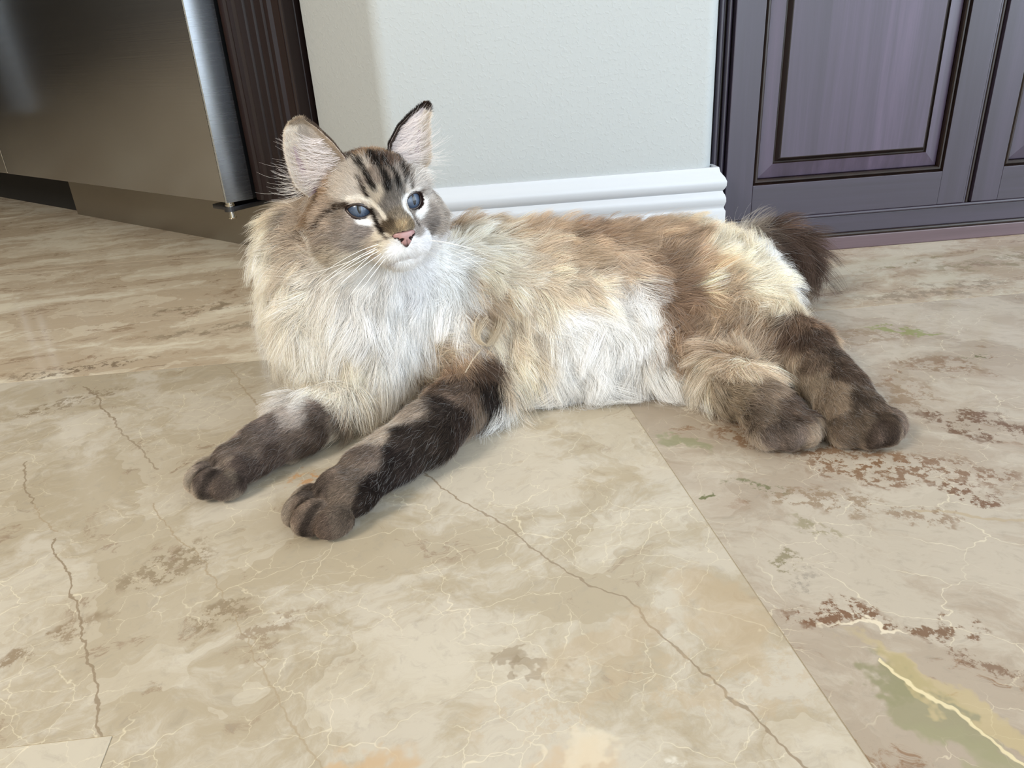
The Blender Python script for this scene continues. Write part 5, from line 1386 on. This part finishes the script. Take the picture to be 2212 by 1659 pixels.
def dist_poly(P, L):
    best = np.full(len(P), 9.0)
    L = np.asarray(L, float)
    for i in range(len(L)-1):
        a, d = L[i], L[i+1]-L[i]
        t = np.clip(((P-a) @ d)/(d @ d + 1e-12), 0, 1)
        best = np.minimum(best, np.linalg.norm(P-a-t[:, None]*d, axis=1))
    return best
def coat_color(P):
    out = np.empty((len(P), 3))
    for k in range(0, len(P), 20000):
        p = P[k:k+20000]
        d2 = ((p[:, None, :]-BP[None])**2).sum(2)
        w = np.exp(-d2/(0.62*BR_[None]**2)) + 1e-4/(1+d2/(BR_[None]**2)*4)**2
        out[k:k+20000] = (w @ BC)/w.sum(1, keepdims=True)
    for pts_, r_, c_, al in STROKES + PAW_GAP_SHADE:
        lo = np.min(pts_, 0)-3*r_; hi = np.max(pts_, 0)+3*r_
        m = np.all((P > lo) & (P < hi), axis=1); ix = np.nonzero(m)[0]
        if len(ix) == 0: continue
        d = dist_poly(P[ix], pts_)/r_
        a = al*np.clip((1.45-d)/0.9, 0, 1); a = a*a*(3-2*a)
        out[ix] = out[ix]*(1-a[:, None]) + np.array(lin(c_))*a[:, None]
    out = np.clip(out, 0, 1)
    lum = out @ np.array([0.3, 0.55, 0.15])
    u = np.clip((lum-0.06)/0.62, 0, 1); u = (u*u*(3-2*u))[:, None]
    out = np.clip(lum[:, None] + (out-lum[:, None])*(0.80+0.08*u), 0, 1)
    out = out*(1 + (1-u)*np.array([0.02, 0.0, -0.04]))
    out = out*np.array([1.0, 0.985, 0.995])
    G_ = 0.30 + (COAT_G-0.30)*u
    return out*(1+G_)/(1+G_*out)*0.985
# --- lie, length and lift
FP, FD, FL, FT_ = [], [], [], []
for pts_, ln_, lf in FLOWS:
    q = np.asarray(pts_, float)
    for i in range(len(q)):
        t = q[min(i+1, len(q)-1)]-q[max(i-1, 0)]
        FP.append(q[i]); FD.append(t/(np.linalg.norm(t)+1e-9)); FL.append(ln_[i]/1000.0); FT_.append(lf)
        if i < len(q)-1:
            FP.append(0.5*(q[i]+q[i+1])); t2 = q[i+1]-q[i]; FD.append(t2/(np.linalg.norm(t2)+1e-9)); FL.append((ln_[i]+ln_[i+1])/2000.0); FT_.append(lf)
FP, FD, FL, FT_ = map(np.array, (FP, FD, FL, FT_))
def flow(P):
    D = np.empty((len(P), 3)); L = np.empty(len(P)); T = np.empty(len(P))
    for k in range(0, len(P), 20000):
        p = P[k:k+20000]
        d2 = ((p[:, None, :]-FP[None])**2).sum(2)
        mn = d2.min(1, keepdims=True)
        h = np.maximum(0.010**2, mn*0.55)
        w = np.exp(-(d2-mn)/(2*h*0.6))
        s_ = w.sum(1, keepdims=True)
        D[k:k+20000] = (w @ FD)/s_; L[k:k+20000] = (w @ FL)/s_[:, 0]; T[k:k+20000] = (w @ FT_)/s_[:, 0]
    return D, L, T
vD, vL, vT = flow(VC)
vCol = coat_color(VC)
# hair shortens towards the lids
for s_ in (-1, 1):
    de = np.linalg.norm((VC-hw(*EYES[s_]) - 0.0125*(eye_frame(s_)[1] @ HA)), axis=1)
    vL = vL*np.clip(0.45 + 0.55*(de-0.011)/0.008, 0.45, 1.0)
eyes_c = np.array([hw(*EYES[-1]), hw(*EYES[1])])
# bare zone over the eyeballs and the nose leather
def eye_bare(P):
    m = np.zeros(len(P), bool)
    for s in (-1, 1):
        a, o, b = eye_frame(s); A = np.stack([a, o, b]) @ HA
        q = (P-hw(*EYES[s])) @ A.T*1000
        HH_ = HHS[s]; Rr = (HW_**2+HH_**2)/(2*HH_); d0 = Rr-HH_
        ln_ = np.maximum(np.hypot(q[:, 0], q[:, 2]-d0), np.hypot(q[:, 0], q[:, 2]+d0))-Rr
        m |= (ln_ < 0.9) & (q[:, 1] > -4) & (np.abs(q[:, 0]) < 16)
    q = (P-HC) @ HA.T*1000
    hwid = np.interp(-q[:, 2], [13.2, 14.4, 16, 18, 20, 22.5, 25, 27, 28.6, 29.5], [0, 9.0, 11.0, 10.8, 9.0, 6.4, 4.2, 2.6, 0.8, 0])
    m |= (q[:, 1] > 54) & (np.abs(q[:, 0]) < hwid) & (hwid > 0)
    return m
sk = vCol.copy()*0.95
sk[eye_bare(VC)] = lin((40, 28, 26))
ca = _me.color_attributes.new('coat', 'FLOAT_COLOR', 'POINT')
ca.data.foreach_set('color', np.c_[sk, np.ones(NV)].astype(np.float32).ravel())
_me.materials.append(attr_material('short_coat', 0.8, 0.1))

A_, B_, C_ = VC[TRI[:, 0]], VC[TRI[:, 1]], VC[TRI[:, 2]]
area_ = 0.5*np.linalg.norm(np.cross(B_-A_, C_-A_), axis=1)
tc = (A_+B_+C_)/3
tl = vL[TRI].mean(1)
# short coat needs many hairs, long coat fewer; the underside and the far flank are thinner
dens = np.clip(0.030/np.maximum(tl, 0.003)**0.62, 0.22, 3.2)*np.where(tl < 0.012, 1.5, 1.0)
dens *= np.where(tc[:, 1] > 0.905, 0.45, 1.0)
tn = np.cross(B_-A_, C_-A_); tn /= np.linalg.norm(tn, axis=1, keepdims=True)+1e-12
dens *= np.where((tn[:, 2] < -0.75) & (tc[:, 2] < 0.03), 0.25, 1.0)
wgt = area_*dens
def sample(n):
    t = np.searchsorted(np.cumsum(wgt), RNG.random(n)*wgt.sum()); t = np.minimum(t, len(TRI)-1)
    r1 = np.sqrt(RNG.random(n)); r2 = RNG.random(n)
    b = np.c_[1-r1, r1*(1-r2), r1*r2]
    f = lambda V: (V[TRI[t]]*b[..., None]).sum(1)
    P = f(VC); N = f(VN); N /= np.linalg.norm(N, axis=1, keepdims=True)
    D = f(vD); L = (vL[TRI[t]]*b).sum(1); T = (vT[TRI[t]]*b).sum(1)
    return P, N, D, L, T
def grid_noise(P, sc, seed):
    """smooth value noise in space, -1..1, three channels"""
    r = np.random.default_rng(seed).standard_normal((17, 17, 17, 3))
    q = P/sc; i = np.floor(q).astype(int); f = q-i; f = f*f*(3-2*f)
    out = np.zeros((len(P), 3))
    for dx in (0, 1):
        for dy in (0, 1):
            for dz in (0, 1):
                w = (f[:, 0] if dx else 1-f[:, 0])*(f[:, 1] if dy else 1-f[:, 1])*(f[:, 2] if dz else 1-f[:, 2])
                out += w[:, None]*r[(i[:, 0]+dx) % 17, (i[:, 1]+dy) % 17, (i[:, 2]+dz) % 17]
    return out
NPT = 7
def strands(P, N, D, L, T, wob=0.16, droop=0.10, NP=NPT):
    """centre lines of hairs: leave the skin, lie down along D, droop"""
    n = len(P)
    D = D - (D*N).sum(1, keepdims=True)*N
    D /= np.linalg.norm(D, axis=1, keepdims=True)+1e-9
    g = np.array([0, 0, -1.0])
    s = np.linspace(0, 1, NP)
    out = np.empty((n, NP, 3)); out[:, 0] = P
    p = P.copy(); step = (L/(NP-1))[:, None]
    for k in range(1, NP):
        u = s[k]
        lift = (T*(1.35 - 1.15*u))[:, None]
        d = D + lift*N + g*(droop*u*np.clip(L/0.04, 0, 1.3))[:, None]
        d /= np.linalg.norm(d, axis=1, keepdims=True)
        p = p + d*step
        p[:, 2] = np.maximum(p[:, 2], 0.0006 + 0.002*RNG.random(n)*(1-u*0.5))
        out[:, k] = p
    return out
HR = {'pos': [], 'rad': [], 'col': [], 'cnt': []}
def put(X, r0, col, tipr=0.25, tipcol=1.0, rootcol=1.0):
    n, NP = X.shape[:2]
    s = np.linspace(0, 1, NP)
    rad = r0[:, None]*(1-(1-tipr)*s[None]**1.6)
    k = rootcol + (tipcol-rootcol)*s
    cc = np.clip(col[:, None, :]*k[None, :, None], 0, 0.98)
    HR['pos'].append(X.reshape(-1, 3)); HR['rad'].append(rad.ravel()); HR['col'].append(cc.reshape(-1, 3)); HR['cnt'].append(np.full(n, NP, np.int32))
def nearest_clump(P, Q, cell):
    """index of the nearest of Q for each P (hash grid, 27 cells)"""
    from mathutils.kdtree import KDTree
    kd = KDTree(len(Q))
    for i, q in enumerate(Q): kd.insert(q, i)
    kd.balance()
    f = kd.find
    return np.fromiter((f(p)[1] for p in P), np.int32, len(P))

def coat_layer(n, lenk, rad, wob, clump_n, clump_amt, colvar, tipk=1.0, rootk=0.85, liftk=1.0, minL=0.0):
    P, N, D, L, T = sample(n)
    ok = ~eye_bare(P) & (L > minL)
    P, N, D, L, T = P[ok], N[ok], D[ok], L[ok], T[ok]
    n = len(P)
    # locks: each hair bends towards the middle hair of its lock, and locks vary among themselves
    ci = RNG.choice(n, min(clump_n, n//3), replace=False)
    id_ = nearest_clump(P, P[ci], 0.01)
    lw = np.clip((L-0.006)/0.030, 0, 1)
    r_l = RNG.standard_normal((len(ci), 3))[id_]
    big = grid_noise(P, 0.030, 3); small = grid_noise(P, 0.011, 5)
    D = D/ (np.linalg.norm(D, axis=1, keepdims=True)+1e-9)
    D = D + (0.36*big + 0.22*small)*(0.30+0.70*lw)[:, None] + 0.26*lw[:, None]*r_l + wob*RNG.standard_normal((n, 3))
    Tn = T*liftk*np.clip(1 + 0.35*RNG.standard_normal(n) + 0.45*lw*RNG.standard_normal(len(ci))[id_], 0.25, 2.2)
    Ln = L*lenk*np.clip(1 + 0.16*RNG.standard_normal(n) + 0.14*RNG.standard_normal(len(ci))[id_]*lw, 0.4, 1.5)
    X = strands(P, N, D, Ln, Tn)
    G = X[ci]                                  # lock guides
    s = np.linspace(0, 1, NPT)
    off = X[:, 0]-G[id_, 0]
    am = (clump_amt*lw*np.clip(0.6+0.5*RNG.random(n), 0, 1))[:, None, None]*(s**1.5)[None, :, None]
    tgt = G[id_] + off[:, None, :]*(1-0.80*s)[None, :, None]
    X = X*(1-am) + tgt*am
    ph = (6.28*RNG.random(len(ci)))[id_] + 0.5*RNG.standard_normal(n)
    sd = np.cross(D, N); sd /= np.linalg.norm(sd, axis=1, keepdims=True)+1e-9
    am2 = (0.0016*lw*(0.5+RNG.random(len(ci))[id_]))[:, None]*np.sin(ph[:, None] + 4.6*s[None])*s[None]
    X = X + sd[:, None, :]*am2[..., None]
    X[:, 1:, 2] = np.maximum(X[:, 1:, 2], 0.0005)
    col = coat_color(P + 0.0013*RNG.standard_normal((n, 3))*np.clip(L/0.012, 0.25, 2.2)[:, None])
    v = np.exp(colvar*RNG.standard_normal(n) + 0.20*lw*RNG.standard_normal(len(ci))[id_])
    mott = (1-lw)*np.clip(1.0-col.mean(1)*1.6, 0, 1)
    col = col*(v*np.exp(mott*(0.32*small[:, 1] + 0.24*RNG.standard_normal(n) - 0.06 + 0.85*(RNG.random(n) < 0.20))))[:, None]
    put(X, np.full(n, rad)*np.clip(L/0.014, 0.62, 1.0), col, 0.22, tipk, rootk)
    return n
FURN = 1.0
n1 = coat_layer(int(430000*FURN), 0.72, 0.00016, 0.20, 9000, 0.42, 0.16, 1.02, 0.97)
n2 = coat_layer(int(270000*FURN), 1.0, 0.00013, 0.16, 4600, 0.76, 0.20, 1.08, 0.98)
# stray guard hairs, pale
P, N, D, L, T = sample(9000)
ok = ~eye_bare(P) & (L > 0.006); P, N, D, L, T = P[ok], N[ok], D[ok], L[ok], T[ok]
X = strands(P, N, D/(np.linalg.norm(D, axis=1, keepdims=True)+1e-9) + 0.35*RNG.standard_normal(D.shape), L*1.22, T*1.6)
put(X, np.full(len(P), 0.00009), np.clip(coat_color(P)*0.6 + 0.25, 0, 0.9), 0.25)

# ears: short fur on the back, pale strands across the inside
for s in (-1, 1):
    front, back, nr = EAR_DATA[s]
    NA, NB = front.shape[0]-1, front.shape[1]-1
    def pick(G, i, j):
        i = np.clip(i, 0, NA-1e-3); j = np.clip(j, 0, NB-1e-3); a = i.astype(int); b = j.astype(int); fi = (i-a)[:, None]; fj = (j-b)[:, None]
        return (G[a, b]*(1-fi)*(1-fj) + G[a+1, b]*fi*(1-fj) + G[a, b+1]*(1-fi)*fj + G[a+1, b+1]*fi*fj)
    W = lambda q: HC + (q/1000.0) @ HA
    n = 12000
    i = NA*RNG.random(n); j = NB*RNG.random(n)
    P = W(pick(back, i, j)); N = pick(nr, i, j) @ HA; D = (W(pick(back, i+1.0, j))-W(pick(back, i-1.0+0*i, j)))
    D /= np.linalg.norm(D, axis=1, keepdims=True)+1e-9
    D = D + 0.25*RNG.standard_normal(D.shape)
    Ls = (0.0065 - 0.003*(i/NA))
    X = strands(P, N, D, Ls, np.full(n, 0.35), NP=5)
    qj = j/NB
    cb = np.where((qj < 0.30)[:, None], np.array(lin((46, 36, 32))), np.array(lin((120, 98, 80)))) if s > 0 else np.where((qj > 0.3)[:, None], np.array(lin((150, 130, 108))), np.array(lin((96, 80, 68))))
    put(X, np.full(n, 0.00013), cb*np.exp(0.2*RNG.standard_normal(n))[:, None], 0.3)
    # short inside nap near the edges and tip
    n = 11000
    i = NA*RNG.random(n)**0.8; j = NB*np.where((RNG.random(n) < 0.72) & (i/NA < 0.6), RNG.random(n)**1.2*0.60, np.where(i/NA < 0.6, 1-RNG.random(n)**2*0.25, RNG.random(n)))
    P = W(pick(front, i, j)); N = -pick(nr, i, j) @ HA
    D = (W(pick(front, i+1.0, j))-W(pick(front, i-1.0, j))); D /= np.linalg.norm(D, axis=1, keepdims=True)+1e-9
    D = D*0.7 + HA[0]*s*0.7 + 0.3*RNG.standard_normal(D.shape)
    X = strands(P, N, D, 0.0045 + 0.003*RNG.random(n), np.full(n, 0.22), NP=5)
    q = j/NB
    cin = np.array(lin((196, 186, 176))) if s < 0 else np.array(lin((214, 204, 202)))
    cc = np.where((q < 0.5)[:, None], cin, np.array(lin((226, 214, 200))))
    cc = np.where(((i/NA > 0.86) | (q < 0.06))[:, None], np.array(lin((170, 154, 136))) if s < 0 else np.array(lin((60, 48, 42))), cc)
    put(X, np.full(n, 0.00010), cc*np.exp(0.22*RNG.standard_normal(n))[:, None], 0.3)
    # rim hairs, dark along the inner edge
    n = 2600
    i = NA*RNG.random(n); side = RNG.random(n) < 0.6
    j = np.where(side, 0.3*RNG.random(n), NB-0.3*RNG.random(n))
    P = W(pick(front, i, j)); N = np.where(side[:, None], -HA[0]*s, HA[0]*s) + 0.0*P
    D = (W(pick(front, i+1.0, j))-W(pick(front, i-1.0, j))); D /= np.linalg.norm(D, axis=1, keepdims=True)+1e-9
    X = strands(P, N, D + 0.3*RNG.standard_normal(D.shape), 0.0022 + 0.0022*RNG.random(n)*(i/NA), np.full(n, 0.5), NP=5)
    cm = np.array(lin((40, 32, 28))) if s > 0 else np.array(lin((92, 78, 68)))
    put(X, np.full(n, 0.00011), np.where(side[:, None], cm, np.array(lin((226, 212, 190)))), 0.3)
    # long pale tufts sweeping outwards from the inner edge
    n = 300 if s < 0 else 380
    i = NA*(0.03 + 0.62*RNG.random(n)**1.5); j = NB*(0.04 + 0.42*RNG.random(n)**1.3)
    P = W(pick(front, i, j)); L_ = (0.043 - 0.030*(i/NA))*np.clip(0.85+0.30*RNG.standard_normal(n), 0.35, 1.5)
    gn = grid_noise(P, 0.007, 9)
    dd = HA[0]*s + HA[1]*0.34 + HA[2]*(0.16-0.45*(1-i/NA)**2*RNG.random(n))[:, None] + 0.16*RNG.standard_normal((n, 3)) + 0.30*gn
    cu = (0.25 + 0.55*RNG.random(n))[:, None]
    NP = 8; X = np.empty((n, NP, 3)); X[:, 0] = P; p = P.copy()
    for k in range(1, NP):
        u = k/(NP-1)
        d = dd + HA[1]*(-0.55*u) + HA[2]*(cu*u*u*1.2)
        d = d/np.linalg.norm(d, axis=1, keepdims=True)
        p = p + d*(L_/(NP-1))[:, None]; X[:, k] = p
    put(X, np.full(n, 0.00011), np.array(lin((240, 232, 230)))*np.exp(0.08*RNG.standard_normal(n))[:, None], 0.25)

    # the longest tufts, leaving the ear over its outer edge
    n = 80 if s < 0 else 150
    i = NA*(0.03 + 0.22*RNG.random(n)); j = NB*(0.30 + 0.40*RNG.random(n))
    P = W(pick(front, i, j)); L_ = (0.034 if s < 0 else 0.036)*np.clip(1+0.22*RNG.standard_normal(n), 0.5, 1.6)
    gn = grid_noise(P, 0.006, 21)
    dd = HA[0]*s + HA[1]*0.30 - HA[2]*(0.10 + 0.25*RNG.random(n))[:, None] + 0.09*RNG.standard_normal((n, 3)) + 0.22*gn
    NP = 9; X = np.empty((n, NP, 3)); X[:, 0] = P; p = P.copy()
    for k in range(1, NP):
        u = k/(NP-1)
        d = dd + HA[1]*(-0.4*u) + HA[2]*((0.75 if s < 0 else 0.30)*u*u)
        d = d/np.linalg.norm(d, axis=1, keepdims=True)
        p = p + d*(L_/(NP-1))[:, None]; X[:, k] = p
    put(X, np.full(n, 0.00012), np.array(lin((244, 238, 232)))*np.exp(0.06*RNG.standard_normal(n))[:, None], 0.25)

# a loose lock of moulted hair behind the elbow
def lock(px0, px1, px2, n, spread, L0, col):
    a, b, c = map(np.array, (px0, px1, px2)); NP = 10
    tt_ = np.linspace(0, 1, NP)
    X = np.empty((n, NP, 3)); o = RNG.standard_normal((n, 3))*spread
    for k, t in enumerate(tt_):
        q = (1-t)**2*a + 2*t*(1-t)*b + t*t*c
        X[:, k] = q + o*(1-t)**0.7 + 0.0004*RNG.standard_normal((n, 3))
    put(X, np.full(n, 0.00012), np.array(lin(col))*np.exp(0.1*RNG.standard_normal(n))[:, None], 0.4)
for q in LOCKS: lock(*q)

pos = np.concatenate(HR['pos']).astype(np.float32); rad = np.concatenate(HR['rad']).astype(np.float32)
col = np.concatenate(HR['col']).astype(np.float32); cnt = np.concatenate(HR['cnt'])
hc = bpy.data.hair_curves.new('fur')
hc.add_curves([int(x) for x in cnt])
hc.attributes['position'].data.foreach_set('vector', pos.ravel())
ra = hc.attributes.get('radius') or hc.attributes.new('radius', 'FLOAT', 'POINT')
ra.data.foreach_set('value', rad)
at = hc.attributes.new('coat', 'FLOAT_COLOR', 'POINT')
at.data.foreach_set('color', np.c_[col, np.ones(len(col), np.float32)].astype(np.float32).ravel())
def fur_material():
    t = NT('long_coat')
    a = t.n('ShaderNodeAttribute', attribute_name='coat')
    t.bs(Base_Color=a.outputs['Color'], Roughness=0.55)
    t.put(t.b.inputs['Specular IOR Level'], 0.16)
    tr = t.n('ShaderNodeBsdfTranslucent', {'Color': a.outputs['Color']})
    mx = t.n('ShaderNodeMixShader', {0: 0.36, 1: t.b.outputs[0], 2: tr.outputs[0]})
    out = [n for n in t.t.nodes if n.type == 'OUTPUT_MATERIAL'][0]
    t.t.links.new(mx.outputs[0], out.inputs[0])
    return t.m
hc.materials.append(fur_material())
fur = bpy.data.objects.new('fur', hc); COL.objects.link(fur); fur.parent = cat
fur['kind'] = 'stuff'
SC.cycles_curves.shape = 'RIBBONS'
SC.cycles_curves.subdivisions = 2
print('HAIRS', len(cnt), 'POINTS', len(pos))
